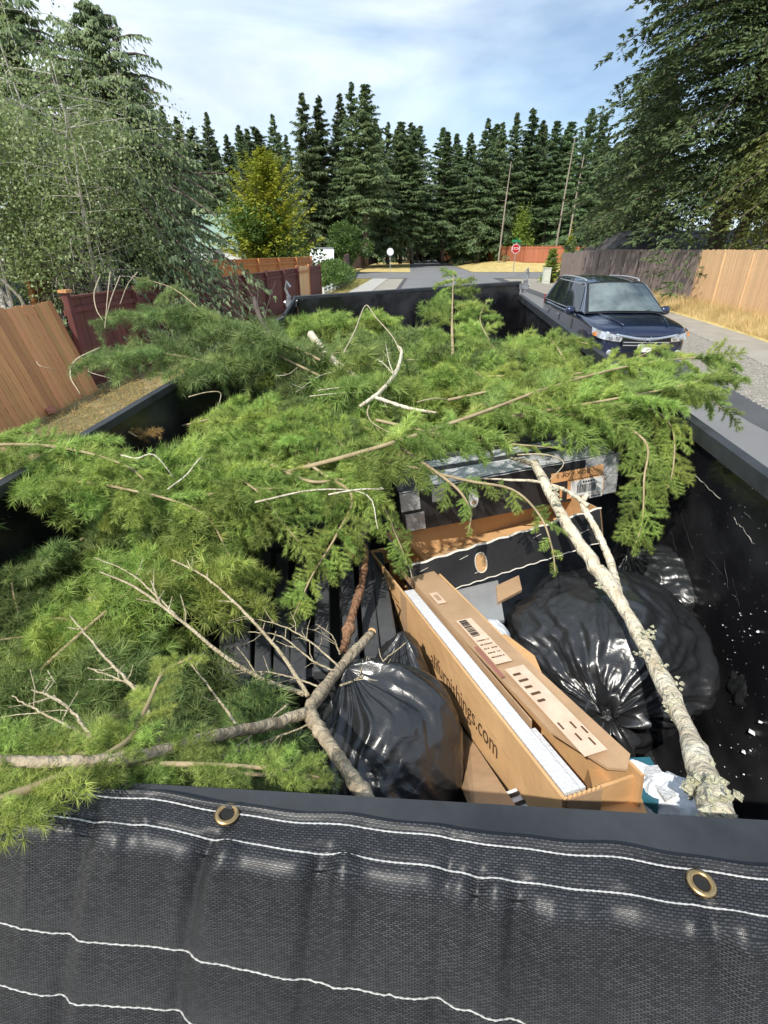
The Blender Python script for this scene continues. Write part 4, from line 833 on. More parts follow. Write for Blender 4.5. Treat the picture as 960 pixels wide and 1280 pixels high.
# hinge pins and latch gear on the far corners
for c, s in ((FRr-UP*(.47-HR), 1), (FL_-UP*(.50-HR), -1)):
    h_ = mk('latch', join(tube([c+LT*s*.04-UP*.10, c+LT*s*.05+UP*.02], .022, 8), tube([c+LT*s*.05+UP*.02, c+LT*s*.07+UP*.07, c+LT*s*.055+UP*.13, c+LT*s*.03+UP*.09], .012, 6), cbox(c+LT*s*.03-UP*.06, .09, .06, .05), tube([c-LT*s*.02-UP*.02, c+LT*s*.09-UP*.03], .014, 6)), M['steel'], tr)
# scratches and pale grit on the right wall (real shallow marks)
rs = np.random.RandomState(12); L_ = []
def onwall(s, h, off=.003): return T(s, LR-off, h)
for (x0_, y0_, x1_, y1_) in ((866,592,905,622),(915,645,945,685),(855,590,868,604),(838,660,858,690),(905,700,912,735),(862,760,866,790),(880,720,884,742),(925,800,931,812)):
    pass
def wallpx(px, py, off=.004):                                     # where a line of sight meets the right wall's inner face
    a = ray(px, py); p0 = T(1, LR-off, 1); k = np.dot(p0-C0, LT)/np.dot(a, LT); return C0 + a*k
for i, (x0_, y0_, x1_, y1_) in enumerate(((868,594,880,604),(880,604,902,625),(917,647,928,660),(928,660,944,682),(838,662,846,690),(905,700,911,738),(862,752,866,790),(930,640,940,650),(850,640,870,700),(880,690,905,720),(915,720,925,760),(895,575,930,600))):
    a, b = wallpx(x0_, y0_), wallpx(x1_, y1_); pts = [a*(1-t)+b*t + (UP*rs.normal(0,.002)+AX*rs.normal(0,.002)) for t in np.linspace(0,1,7)]
    wd = (.004,.004,.003,.003,.0012,.0015,.0012,.0012,.0008,.0008,.0008,.0008)[i]; V = []; 
    for j, p in enumerate(pts): ww = wd*rs.uniform(.3,1.2)*(1 if 0<j<6 else .2); V += [p+UP*ww*.5, p-UP*ww*.5+AX*ww*.5]
    mk('scratch', (V, [(2*j,2*j+1,2*j+3,2*j+2) for j in range(6)]), M['torn_paper'] if i < 4 else M['alu'], tr)
VV = []; FF = []; n = 0
for i in range(95):
    px, py = (rs.uniform(845, 960), rs.uniform(600, 1000)) if i < 60 else (rs.normal(925, 14), rs.normal(820, 45))
    p = wallpx(px, py, .002); sz = .0008+.0028*rs.rand()**4; v = p + o4*sz*np.array([.5,1,1]); VV.append(v); FF += [tuple(int(q)+n for q in f) for f in o4f]; n += 6
tagit(mk('grit', (np.vstack(VV), FF), M['ink_white'], tr), kind='stuff')

# ================================================================== THE MESH TARP
rows = [(970, .115, .562), (975, .119, .564), (978, .123, .565), (1008, .140, .566), (1018, .143, .566), (1036, .148, .568), (1062, .158, .592), (1150, .195, .72), (1227, .212, .83), (1330, .23, .98)]
rv = np.array([0, .05, .08, .28, .34, .42, .52, .72, .86, 1.0])
def tarpS(x, v):                                                  # x: photo column, v: 0 far hem .. 1 near
    i = min(int(np.searchsorted(rv, v, 'right'))-1, len(rv)-2); f = (v-rv[i])/(rv[i+1]-rv[i])
    y0, k0, h0 = rows[i]; y1, k1, h1 = rows[i+1]
    y = (y0*(1-f)+y1*f) + (k0*(1-f)+k1*f)*x; h = h0*(1-f)+h1*f
    ww = min(.09, max(0, (v-.12)*.6)); h = float(np.interp(v + np.linspace(-ww,ww,11), rv, [q[2] for q in rows]).mean())
    y += 2.0*math.sin(x*.021+1)+1.2*math.sin(x*.055)
    return K(x, y, h)
folds = [(-330,-20,.010,9),(-210,-30,.007,8),(-90,-35,.009,10),(112,-38,.010,7),(262,-46,.014,7),(400,-26,.013,8),(418,-20,.008,6),(560,-18,.010,9),(596,-14,.012,8),(650,-10,.009,10),(760,10,.006,14),(890,30,.008,10),(1050,30,.010,10),(1200,20,.008,12),(1400,20,.008,10)]
small = [(x, random.uniform(-25,5), random.uniform(.002,.006), random.uniform(5,11), random.uniform(0,.75)) for x in range(-500, 1500, 38)]
def tarpP(x, v):
    p = tarpS(x, v); d_ = 0
    for fx, sl, am, wd in folds:
        wd = wd*1.7
        xc = fx + sl*(v-.3)*1.7; e = (x-xc)/wd; env = min(1, max(0, (v-.20)/.12))*(.75+.25*math.sin(v*9+fx)); am *= 1.05; d_ -= am*math.exp(-e*e)*env; e2 = (x-xc-wd*2.0)/(wd*1.3); d_ += am*.7*math.exp(-e2*e2)*env
    for fx, sl, am, wd, vc in small:
        e = (x-fx-sl*(v-vc)*2)/wd; d_ += am*math.exp(-e*e)*math.exp(-((v-vc)/.16)**2)*math.sin(fx)
    d_ += .0022*math.sin(x*.034+v*5)+.0018*math.sin(x*.011+v*9) + .004*math.sin(x*.017+2)*max(0,v-.3)
    for sv_ in (.08,.28,.72,.86): d_ -= .0020*math.exp(-((v-sv_)/.03)**2)
    nrm = UP*.75 - AX*.66 if v > .4 else UP*.95 - AX*.3
    return p + nrm*d_
def tarp():
    xs_ = np.linspace(-560, 1560, 560); vs_ = np.concatenate([np.linspace(0,.1,10), np.linspace(.11,1,74)])
    G_ = np.array([[tarpP(x, v) for v in vs_] for x in xs_]); root = thing('mesh_tarp', 'black woven mesh tarp with white seams and brass eyelets folded over the near rail', 'tarp', tarpS(500, .3)*np.array([1,1,0])+np.array([0,0,1.5]))
    # uv in metres along and across
    du = np.linalg.norm(np.diff(G_[:, 45], axis=0), axis=1); U = np.concatenate([[0], np.cumsum(du)])
    dvv = np.linalg.norm(np.diff(G_[280], axis=0), axis=1); Vv = np.concatenate([[0], np.cumsum(dvv)])
    uv = np.stack(np.meshgrid(U*.93, Vv, indexing='ij'), -1).reshape(-1, 2)
    sh = mk('sheet', grid(G_), M['tarp'], root, smooth=True, uv=uv); md = sh.modifiers.new('thickness', 'SOLIDIFY'); md.thickness = .0016; md.offset = -1
    for k, v in enumerate((.08,.28,.72,.86)):
        xs2 = np.linspace(-550, 1550, 900); P = np.array([tarpP(x, v + .0006*math.sin(x*.5)+.004*math.sin(x*.019)) for x in xs2]) + (UP*.75 - AX*.66)*.0034
        mk('seam', tube(P, .00080*(1+.3*np.sin(np.arange(900)*1.9)), 5), M['white_thread'], root)
    xs3 = np.linspace(-550, 1550, 1500); P = np.array([tarpP(x, .012 + (.010 if i % 2 else -.008)) for i, x in enumerate(xs3)]) + UP*.0008
    mk('hem_edge', tube(P, .0009, 3), M['white_thread'] if False else M['rail_grey'], root)
    for gx, gy in ((283, 1021), (877, 1107), (-330, 945), (1475, 1192)):
        v = .19; best = min(np.linspace(.05,.35,60), key=lambda q: abs(proj_y(tarpP(gx, q)) - gy)); p = tarpP(gx, best)
        e1 = tarpP(gx+8, best)-tarpP(gx-8, best); e2 = tarpP(gx, best+.03)-tarpP(gx, best-.03); nn = np.cross(e1, e2); nn /= np.linalg.norm(nn); nn = nn if nn[2] > 0 else -nn
        ring = [( .0075,.0006),(.0080,.0024),(.0102,.0036),(.0128,.0022),(.0138,.0004),(.0075,-.001)]
        g = mk('eyelet', lathe(p+nn*.0035, ring, tuple(nn), 30, closed=True), M['brass'], root, smooth=True)
        mk('eyelet_hole', lathe(p+nn*.0036, [(.0074,0),(.0074,.0006)], tuple(nn), 24), M['hole'], g)
def proj_y(p):
    z = p[2]-CAM_H; c = p[1]*math.cos(PITCH)-z*math.sin(PITCH); u = p[1]*math.sin(PITCH)+z*math.cos(PITCH); return 640-FPX*u/c
tarp()

# ================================================================== THE LOAD: BOXES, BAGS, SLATS
def Ks(L_): return [K(*q) for q in L_]
def lettering_fit(nm, body, a, b, up, m, par, h=None, lift=.002):
    """text running from a to b, letter height h"""
    o = text(nm, body, 1.0, a, b-a, up, m, par, lift); me = o.data; co = np.empty(len(me.vertices)*3); me.vertices.foreach_get('co', co); co = co.reshape(-1,3)
    L0 = co[:,0].max()-co[:,0].min(); Ln = np.linalg.norm(b-a); co[:,0] = (co[:,0]-co[:,0].min())*Ln/L0; co[:,1] *= (h or Ln/L0); co[:,2] *= .5; me.vertices.foreach_set('co', co.ravel()); me.update(); return o
Z3 = np.array([0,0,1.])
# --- long furniture box standing on edge
A_, B_ = K(462,688,1.02), K(706,1002,.80); ax = (B_-A_)/np.linalg.norm(B_-A_); wd_ = np.cross(ax, Z3); wd_ /= np.linalg.norm(wd_); wd_ = wd_ if wd_[0] > 0 else -wd_
upb = np.cross(wd_, ax); upb = upb if upb[2] > 0 else -upb
Wb, Hb, th = .150, .155, .006; Lb_ = np.linalg.norm(B_-A_)
lb = thing('long_box', 'long open cardboard furniture carton lettered along its side, full of white foam', 'box', (A_+B_)/2-Z3*Hb)
mk('side_panel', box(A_-upb*Hb, ax*Lb_, wd_*th, upb*Hb), M['cardboard'], lb)
mk('side_panel', box(A_-upb*Hb+wd_*Wb, ax*Lb_, wd_*th, upb*(Hb+.0)), M['cardboard'], lb)
mk('bottom_panel', box(A_-upb*Hb, ax*Lb_, wd_*Wb, upb*th), M['cardboard'], lb)
mk('end_panel', box(B_-upb*Hb-ax*th, ax*th, wd_*.072, upb*Hb), M['cardboard_dull'], lb)
mk('end_panel', box(B_-upb*Hb-ax*.02+wd_*.08, ax*th, wd_*.07, upb*Hb*.9), M['cardboard'], lb)
mk('end_panel', box(A_-upb*Hb, ax*th, wd_*Wb, upb*Hb), M['cardboard'], lb)
# ragged corrugated edge on the near end
zz_ = [B_ + wd_*(.072*t) + upb*(.002+(.003 if i%2 else -.001)) - ax*.003 for i, t in enumerate(np.linspace(0,1,17))]; mk('torn_edge', tube(zz_, .0022, 4), M['cardboard'], lb)
# flaps and the foam block
mk('foam_block', box(A_+ax*(Lb_*.30)+wd_*.012-upb*.055, ax*(Lb_*.685), wd_*.030, upb*.050), M['foam_white'], lb)
e_ = A_+ax*(Lb_*.985)+wd_*.014; mk('foam_end', box(e_-upb*.055-ax*.16, ax*.150, wd_*.048, upb*.036), M['foam_white'], lb)
mk('inner_flap', box(A_+ax*.05+wd_*.052-upb*.02, ax*(Lb_*.80), wd_*.003, upb*.02), M['cardboard_dull'], lb)
fp = [K(514,762,.955), K(568,752,.985), K(668,874,.885), K(792,984,.775), K(812,1003,.770), K(768,996,.765), K(742,985,.765)]
fp = [A_+ax*(Lb_*.26)+wd_*.048+upb*.012, A_+ax*(Lb_*.24)+wd_*.135+upb*.012, A_+ax*(Lb_*.62)+wd_*.140+upb*.014, A_+ax*(Lb_*.975)+wd_*.150+upb*.020, A_+ax*(Lb_*.99)+wd_*.130+upb*.010, A_+ax*(Lb_*.975)+wd_*.105+upb*.006, A_+ax*(Lb_*.88)+wd_*.066+upb*.006, A_+ax*(Lb_*.6)+wd_*.052+upb*.010]
fl = mk('top_flap', panel(fp, .005, upb), M['cardboard_dull'], lb)
def onflap(u, v, dz=.0015): return A_+ax*(Lb_*u)+wd_*(v*.78-.002)+upb*(.012+dz+.006*max(0,u-.3))
def flat(nm, u0, u1, v0, v1, m, par, dz=.0025, th_=.0008): return mk(nm, panel([onflap(u0,v0,dz), onflap(u0,v1,dz), onflap(u1,v1,dz), onflap(u1,v0,dz)], th_, upb), m, par)
flat('small_label', .37, .43, .080, .112, M['label_tan'], lb); flat('label_text', .385, .415, .088, .104, M['cardboard_dull'], lb, .0035)
flat('shipping_label', .52, .70, .088, .142, M['label_tan'], lb)
rs = np.random.RandomState(4)
for k in range(16): u = .525+.0045*k; flat('barcode_bar', u, u+rs.uniform(.0012,.003), .094, .120, M['ink'], lb, .0036)
for r_i in range(6):
    v0 = .092+.0075*r_i; u0 = .605 if r_i < 5 else .54
    lettering_fit('label_lettering', 'dfm nor hmle'[:8+r_i%4], onflap(u0, .134-.0075*r_i, .0036), onflap(u0+.075, .134-.0075*r_i, .0036), wd_, M['ink_brown'], lb, h=.006, lift=.0004) if False else None
for k in range(5):
    for j in range(7):
        if rs.rand() < .8: flat('label_text', .612+.016*k, .612+.016*k+.004, .094+.0062*j, .094+.0062*j+rs.uniform(.002,.0048), M['ink_brown'], lb, .0036)
flat('red_mark', .63, .74, .072, .084, M['ink_red'], lb, .0022, .0006)
flat('delivery_label', .72, .955, .100, .160, M['label_tan'], lb)
for k in range(5): flat('label_text', .74+.02*k, .746+.02*k, .108, .108+rs.uniform(.012,.03), M['ink_brown'], lb, .0036)
for u, v in ((.88,.106),(.91,.122),(.885,.135),(.925,.142),(.90,.15)): flat('label_print', u, u+.016, v, v+.0045, M['ink_brown'], lb, .0036)
# lettering on the lit left face
def onside(px, py):                                               # line of sight onto the left face
    a = ray(px, py); n = -wd_; k = np.dot(A_-C0, n)/np.dot(a, n); return C0 + a*k
t0, t1 = onside(539, 829), onside(622, 944); t1 = t0 + ax*np.dot(t1-t0, ax)
lettering_fit('side_lettering', 'alifurnishings.com', t0-wd_*.0, t1, upb, M['ink_brown'], lb, h=.062, lift=.0012)
c0_, c1_ = onside(483, 752), onside(496, 768); c1_ = c0_ + ax*np.dot(c1_-c0_, ax); o = lettering_fit('side_print', 'Y17', c0_, c1_+ax*.05, upb, M['ink_brown'], lb, h=.075, lift=.0012)
ba, bb_ = onside(472, 722), onside(500, 768); 
for dz in (-.012, .062): mk('print_frame', box(c0_-wd_*.0012+upb*dz-ax*.012, ax*.15, -wd_*.0006, upb*.003), M['ink_brown'], lb)
for k in range(7):
    u = rs.uniform(.05,.95); v = rs.uniform(.15,.9); p = A_+ax*(Lb_*u)-upb*(Hb*v)-wd_*.0009; mk('crease', box(p, ax*rs.uniform(.02,.07)+upb*rs.uniform(-.02,.02), -wd_*.0005, upb*.0014), M['cardboard_dull'], lb)
mk('tape_strip', box(A_+ax*(Lb_*.30)-upb*Hb*.98-wd_*.0009, ax*.05, -wd_*.0004, upb*Hb*.96), M['cardboard_dull'], lb)
# orange cardboard piece standing behind the flap
o = mk('cardboard_sheet', panel([K(592,800,.98), K(632,795,.98), K(668,822,.95), K(684,860,.93), K(705,888,.90), K(695,915,.90), K(640,860,.95)], .006), M['cardboard'], base=K(650,850,1.0)); tagit(o, 'bent orange cardboard sheet between the long carton and the right hand bag', 'cardboard')
o = mk('cardboard_box', box(K(748,1012,.86)-UP*.09, K(812,1024,.86)-K(748,1012,.86), K(735,960,.90)-K(748,1012,.86), UP*.09), M['cardboard'], base=K(770,1010,.95)); tagit(o, 'small orange cardboard carton end wedged right of the long carton by the near rail', 'box')
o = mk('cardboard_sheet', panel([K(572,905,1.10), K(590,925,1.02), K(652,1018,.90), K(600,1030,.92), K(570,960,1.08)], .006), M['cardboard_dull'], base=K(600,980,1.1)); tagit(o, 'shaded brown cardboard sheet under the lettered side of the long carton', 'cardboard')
cb = thing('striped_packet', 'small white packet with dark stripes peeping out under the long carton', 'packet', K(640,1015,1.0)); p0 = K(632,990,.93); mk('packet', box(p0-UP*.06, K(660,1035,.93)-p0, K(645,985,.93)-p0, UP*.06), M['plastic_white'], cb)
for k in range(3): mk('stripe', box(p0+UP*.0015+(K(660,1035,.93)-p0)*(.1+.25*k), (K(660,1035,.93)-p0)*.1, K(645,985,.93)-p0, UP*.001), M['ink'], cb)

# --- the two black cartons
def frame_from(a, b, dback):                                      # front top edge a->b, direction toward the back
    x = (b-a)/np.linalg.norm(b-a); y = dback - x*np.dot(dback, x); y /= np.linalg.norm(y); z = np.cross(x, y); return x, y, (z if z[2] > 0 else -z)
# open one
a, b = K(512,709,.93), K(752,636,.83); x, y, z = frame_from(a, b, AX*1.0-UP*.10); W_, D_, H_ = np.linalg.norm(b-a), .30, .118
z = (z + y*.10 - x*.0); z /= np.linalg.norm(z)
ob = thing('open_box', 'open black carton with torn pale rim and oval hand hole, tipped toward the viewer', 'box', a-z*H_)
t_ = .006
def two_ply(nm, o_, ex, ey, ez, n_, par, outer='cardboard_black', inner='cardboard'):  # outside face black, inside face brown
    mk(nm, box(o_, ex, ey, ez), M[outer], par); mk('lining', box(o_+n_*.0035+ez*.01, ex, ey, ez*.99), M[inner], par)
two_ply('front_panel', a-z*H_, x*W_, y*.003, z*H_, y*1.0, ob); two_ply('back_panel', a-z*H_+y*D_, x*W_, y*.003, z*H_, -y, ob)
two_ply('side_panel', a-z*H_, y*D_, x*.003, z*H_, x, ob); two_ply('side_panel', a-z*H_+x*W_, y*D_, -x*.003, z*H_, -x, ob)
mk('bottom_panel', box(a-z*H_+y*.004+x*.004, x*(W_-.008), y*(D_-.008), z*.006), M['cardboard'], ob)
rim = [a+x*W_*t + z*.002 + y*.003 + z*.0025*math.sin(t*60) for t in np.linspace(0,1,50)]; mk('torn_rim', tube(rim, .0042, 5), M['torn_paper'], ob)
mk('torn_rim', tube([a+y*D_*t+z*(.001+.001*math.sin(40*t)) for t in np.linspace(0,1,24)], .0032, 4), M['torn_paper'], ob)
rim2 = [a+x*W_*t - z*H_ + z*.002*math.sin(t*90) - y*.001 for t in np.linspace(.06,.98,50)]; mk('worn_edge', tube(rim2, .0022, 4), M['torn_paper'], ob)
mk('worn_edge', tube([a-y*.002-z*H_*t for t in np.linspace(0,1,8)], .0016, 4), M['torn_paper'], ob)
def oval(c, ex, ey, rx_, ry_, n=24): return [c+ex*rx_*np.sign(math.cos(t))*abs(math.cos(t))**.8+ey*ry_*math.sin(t) for t in np.linspace(0, 2*math.pi, n, endpoint=False)]
def onfront(px, py, p0, n): q = ray(px, py); k = np.dot(p0-C0, n)/np.dot(q, n); return C0+q*k
nf = np.cross(x, z); nf = nf/np.linalg.norm(nf); nf = nf if np.dot(nf, y) < 0 else -nf; c = onfront(601, 703, a, nf); mk('hand_hole', panel(oval(c+nf*.0016, x, z, .019, .034), .001, nf), M['cardboard'], ob); rg_ = oval(c+nf*.0022, x, z, .020, .035); mk('hand_hole_rim', tube(rg_+[rg_[0]], .0018, 5), M['torn_paper'], ob)
for (u, v, L1) in ((.04,.22,.03),(.05,.80,.03),(.24,.22,.03),(.30,.75,.035),(.62,.25,.03),(.86,.55,.04)): p = a+x*W_*u-z*H_*v+nf*.0008; mk('scuff', box(p, x*L1+z*.006, nf*.0008, z*.0016), M['torn_paper'], ob)
mk('inner_strip', box(a+y*.12+x*.16-z*.06, x*.12-y*.04, y*.02, z*.004), M['cardboard_dull'], ob)
# closed one on top
a2, b2 = K(499,617,.795), K(775,566,.700); x2, y2, z2 = frame_from(a2, b2, AX*1.0+UP*.02); W2, D2, H2 = np.linalg.norm(b2-a2), .27, .160
bx = thing('taped_box', 'closed black carton with silver tape, orange stripe and white barcode label', 'box', a2-z2*H2)
mk('carton', box(a2-z2*H2, x2*W2, y2*D2, z2*H2), M['cardboard_black'], bx)
def ftape(nm, u0, u1, v0, v1, m, lift=.0015, thk=.0008):       # on the front face: u along, v down
    return mk(nm, box(a2+x2*W2*u0-z2*H2*v1-y2*lift, x2*W2*(u1-u0), -y2*thk, z2*H2*(v1-v0)), m, bx)
ftape('silver_tape', 0, .085, .02, .46, M['tape_silver']); ftape('silver_tape', .015, .10, .54, .98, M['tape_silver']); ftape('silver_tape', .14, .20, .02, .35, M['tape_silver'])
ftape('silver_tape', .90, 1.0, .0, .98, M['tape_silver']); ftape('silver_tape', .84, .90, .0, .30, M['tape_silver'], .0012)
ftape('orange_stripe', .68, .925, .20, .44, M['label_orange'], .003); ftape('orange_panel', .76, .935, .46, .92, M['label_orange'], .003)
ftape('barcode_label', .775, .93, .48, .88, M['label_white'], .0045); ftape('small_label', .868, .93, .90, 1.0, M['label_white'], .0045)
for k in range(17): u = .805+.0055*k; ftape('barcode_bar', u, u+rs.uniform(.0015,.0035), .60, .80, M['ink'], .006)
for k in range(5): ftape('label_print', .83+.012*k, .838+.012*k, .52, .56, M['ink'], .006)
for k in range(6): ftape('label_print', .875+.008*k, .880+.008*k, .93, .96, M['ink'], .006)
pA = a2+x2*W2*.86-z2*H2*.245-y2*.0042; pB = a2+x2*W2*.705-z2*H2*.245-y2*.0042
lettering_fit('stripe_lettering', 'BOX 1 OF 2', pA, pB, -z2, M['ink'], bx, h=.020, lift=.0004)
ftape('logo_bar', .69, .745, .58, .64, M['label_orange'], .003); ftape('logo_stem', .70, .712, .64, .84, M['label_orange'], .003); ftape('logo_stem', .724, .736, .64, .84, M['label_orange'], .003)
c = a2+x2*W2*.325-z2*H2*.45-y2*.003; mk('handle_insert', panel(oval(c, x2, z2, .017, .036), .003, -y2), M['ink_white'], bx); mk('handle_slot', panel(oval(c-y2*.001-z2*.016, x2, z2, .009, .008), .001, -y2), M['cardboard_dull'], bx)
mk('top_tape', panel([a2+x2*W2*.12+y2*.015+z2*.0015, a2+x2*W2*.98+y2*.008+z2*.0015, a2+x2*W2*.98+y2*.10+z2*.0015, a2+x2*W2*.12+y2*.12+z2*.0015], .0008, z2), M['tape_silver'], bx)
mk('top_tape', panel([a2+x2*W2*.05+y2*.16+z2*.0015, a2+x2*W2*.95+y2*.14+z2*.0015, a2+x2*W2*.95+y2*.20+z2*.0015, a2+x2*W2*.05+y2*.22+z2*.0015], .0008, z2), M['tape_silver'], bx)
mk('worn_edge', tube([a2+x2*W2*t+z2*.001*math.sin(50*t) for t in np.linspace(0,1,40)], .002, 4), M['alu'], bx)

# --- plastic bags
def crumple(name, label, cat, c, r3, knot, m, seed, folds_n=9, fa=.10, lump=.12, nt_=150, np_=220, parent=None, tuft=True, crease=.035, squash=None):
    c = np.asarray(c, dtype=float); q = np.array(Vector(knot).normalized().to_track_quat('Z', 'Y').to_matrix())
    th_ = np.linspace(0.001, math.pi-.001, nt_); ph = np.linspace(0, 2*math.pi, np_, endpoint=False); TH, PH = np.meshgrid(th_, ph, indexing='ij')
    D = np.stack([np.sin(TH)*np.cos(PH), np.sin(TH)*np.sin(PH), np.cos(TH)], -1)
    r = 1 + lump*vn(D, seed, 1.9, 2); w1 = vn(D, seed+3, 2.5, 3); ph2 = PH + .28*w1*np.clip(TH,0,1)
    def ridge(t, p=1.0): return 1-np.abs(np.sin(t))**p
    fo = ridge(ph2*folds_n/2+w1*.6, .7)*.6 + ridge(ph2*folds_n*.87+w1*1.3+2, .7)*.32 + ridge(ph2*folds_n*1.9+w1*2+1, .8)*.18
    r = r + fa*(fo-.45)*np.exp(-TH*.75)*np.clip(TH*3, 0, 1)
    cr_ = 1-np.abs(vn(D, seed+9, 5.0, 3))*2.2; cr2_ = 1-np.abs(vn(D, seed+12, 11.0, 3))*2.2
    r = r + crease*np.clip(cr_, -.6, 1) + crease*.45*np.clip(cr2_, -.6, 1)
    cyl = np.stack([np.cos(PH+.3*w1)*3.1, np.sin(PH+.3*w1)*3.1, TH*1.3], -1); cr3_ = 1-np.abs(vn(cyl, seed+20, 1.5, 4))*2.4; r = r + crease*1.5*np.clip(cr3_, -.5, 1)*np.clip(TH*2,0,1)
    r = r*(1 - .0*TH); neck = np.exp(-(TH/.30)**2); r = r*(1+.10*neck)
    P = D*r[...,None]; P[...,0:2] *= (1-.35*np.exp(-(TH/.42)**2))[...,None]
    P = P@q.T; P = P*np.array(r3); P = P + c
    # keep the bag off the floor of the heap
    V = P.reshape(-1, 3); I = np.arange(nt_*np_).reshape(nt_, np_); J = np.roll(I, -1, axis=1); F = np.stack([I[:-1], I[1:], J[1:], J[:-1]], -1).reshape(-1, 4)
    root = thing(name, label, cat, c-np.array([0,0,r3[2]])); mk('bag', (V, F), m, root, smooth=True)
    if tuft:
        k0 = P[0].mean(0); kn = q[:,2]; n1 = 70; TT, PP = np.meshgrid(np.linspace(0,1,16), np.linspace(0,2*math.pi,n1,endpoint=False), indexing='ij'); rad = .018+.055*TT**.8*(1+.55*np.sin(PP*5+seed)+.35*np.sin(PP*11+2+TT*3)); hh = .012+.075*np.sqrt(TT)*(1-.5*TT)+.012*np.sin(PP*7)*TT
        X = (np.cos(PP)*rad)[...,None]*q[:,0] + (np.sin(PP)*rad)[...,None]*q[:,1] + hh[...,None]*kn + k0 - kn*.02
        I = np.arange(16*n1).reshape(16, n1); J = np.roll(I, -1, axis=1); mk('tied_neck', (X.reshape(-1,3), np.stack([I[:-1], I[1:], J[1:], J[:-1]], -1).reshape(-1,4)), m, root, smooth=True)
    return root
crumple('rubbish_bag', 'big tied black bag on the right under the pale lichen covered limb', 'rubbish bag', K(756,818,1.13), (.30,.29,.21), K(768,945,1.02)-K(756,822,1.14), M['bag'], 5, folds_n=5, fa=.13, lump=.15, crease=.034)
crumple('rubbish_bag', 'black bag with folds fanning out below the forked branch', 'rubbish bag', K(478,945,1.02), (.165,.20,.17), K(440,858,.90)-K(478,945,1.05), M['bag'], 14, folds_n=6, fa=.30, lump=.12, crease=.014, tuft=False)
crumple('rubbish_bag', 'slack black bag corner rising beside the long carton', 'rubbish bag', K(500,885,1.07), (.085,.16,.16), K(503,800,.9)-K(500,885,1.07), M['bag'], 24, folds_n=5, fa=.22, lump=.12, crease=.016, tuft=False)
crumple('rubbish_bag', 'black bag slumped behind, against the steel side at the upper right of the big bag', 'rubbish bag', K(825,740,1.20), (.18,.20,.17), K(770,690,1.05)-K(815,745,1.2), M['bag'], 33, folds_n=6, fa=.1, tuft=False)
crumple('rubbish_bag', 'small black bag in the corner at the right edge by the near rail', 'rubbish bag', K(968,868,1.16), (.10,.12,.10), (0,0,1), M['bag'], 41, folds_n=6, fa=.1, tuft=False)
crumple('rubbish_bag', 'thin black plastic edge half buried by green sprigs left of the forked branch', 'rubbish bag', K(355,975,1.02), (.13,.10,.09), (-.3,.4,.6), M['bag'], 46, folds_n=6, fa=.2, tuft=False)
crumple('plastic_bag', 'white plastic bag tucked between the cartons and the big black bag', 'plastic bag', K(618,808,1.04), (.055,.10,.05), K(600,775,.98)-K(618,808,1.04), M['plastic_white'], 51, folds_n=5, fa=.15, nt_=60, np_=90, tuft=False)
crumple('plastic_bag', 'crumpled pale grey plastic bag at the foot of the lichen covered limb', 'plastic bag', K(838,1006,.90), (.060,.052,.05), (0,.4,.8), M['plastic_white'], 55, folds_n=7, fa=.15, nt_=70, np_=100, tuft=False)
crumple('plastic_bag', 'small greyish plastic wad left of the pale bag beside the carton end', 'plastic bag', K(792,978,.92), (.045,.03,.04), (0,.4,.8), M['plastic_white'], 58, folds_n=7, fa=.15, nt_=50, np_=70, tuft=False)
tp_ = thing('printed_packet', 'teal printed packet with pink flowers under the big bag', 'packet', K(795,985,.95)); mk('packet', panel(Ks([(768,960,.93),(812,958,.93),(830,990,.90),(822,1018,.88),(786,1000,.90)]), .02), M['paper_teal'], tp_)
rs = np.random.RandomState(6)
for k in range(9): mk('flower_print', panel(oval(K(778+rs.uniform(-7,9), 975+rs.uniform(-9,9), .919)+UP*.002, AX, LT, .005, .005, 8), .0006, UP), M['pink'], tp_)
o = mk('white_strip', panel(Ks([(800,962,.89),(822,960,.89),(845,995,.85),(832,1003,.85)]), .006), M['foam_white'], base=K(820,980,.9)); tagit(o, 'folded white card strip lying over the teal packet', 'card')
o = mk('grey_sheet', panel(Ks([(540,748,1.04),(622,728,1.04),(630,778,1.04),(575,782,1.04)]), .01), M['alu'], base=K(585,760,1.06)); tagit(o, 'wrinkled grey plastic sheet in the shade below the open black carton', 'plastic sheet')
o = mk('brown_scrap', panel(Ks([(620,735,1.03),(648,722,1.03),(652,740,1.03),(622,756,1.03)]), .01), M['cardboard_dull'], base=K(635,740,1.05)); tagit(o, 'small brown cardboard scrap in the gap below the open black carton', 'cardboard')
for i, (px, py, sz) in enumerate(((940,915,.012),(951,903,.006),(930,940,.008),(947,790,.007),(938,938,.004),(930,968,.004))):
    p = wallpx(px, py, .006); rs = np.random.RandomState(i+60); o = mk('debris', (p + o4*sz*rs.uniform(.5,1.3,(6,3)), [tuple(map(int,f)) for f in o4f]), M['ink_white'], base=p); tagit(o, ('largest crumb of pale debris on the right steel side, near the limb foot','small crumb just above the largest pale crumb','flattened pale smear of debris below the largest crumb','white fleck of debris high at the right edge of the steel side','tiny crumb beside the flattened smear','tiny white speck low on the steel side by the near rail')[i], 'debris')

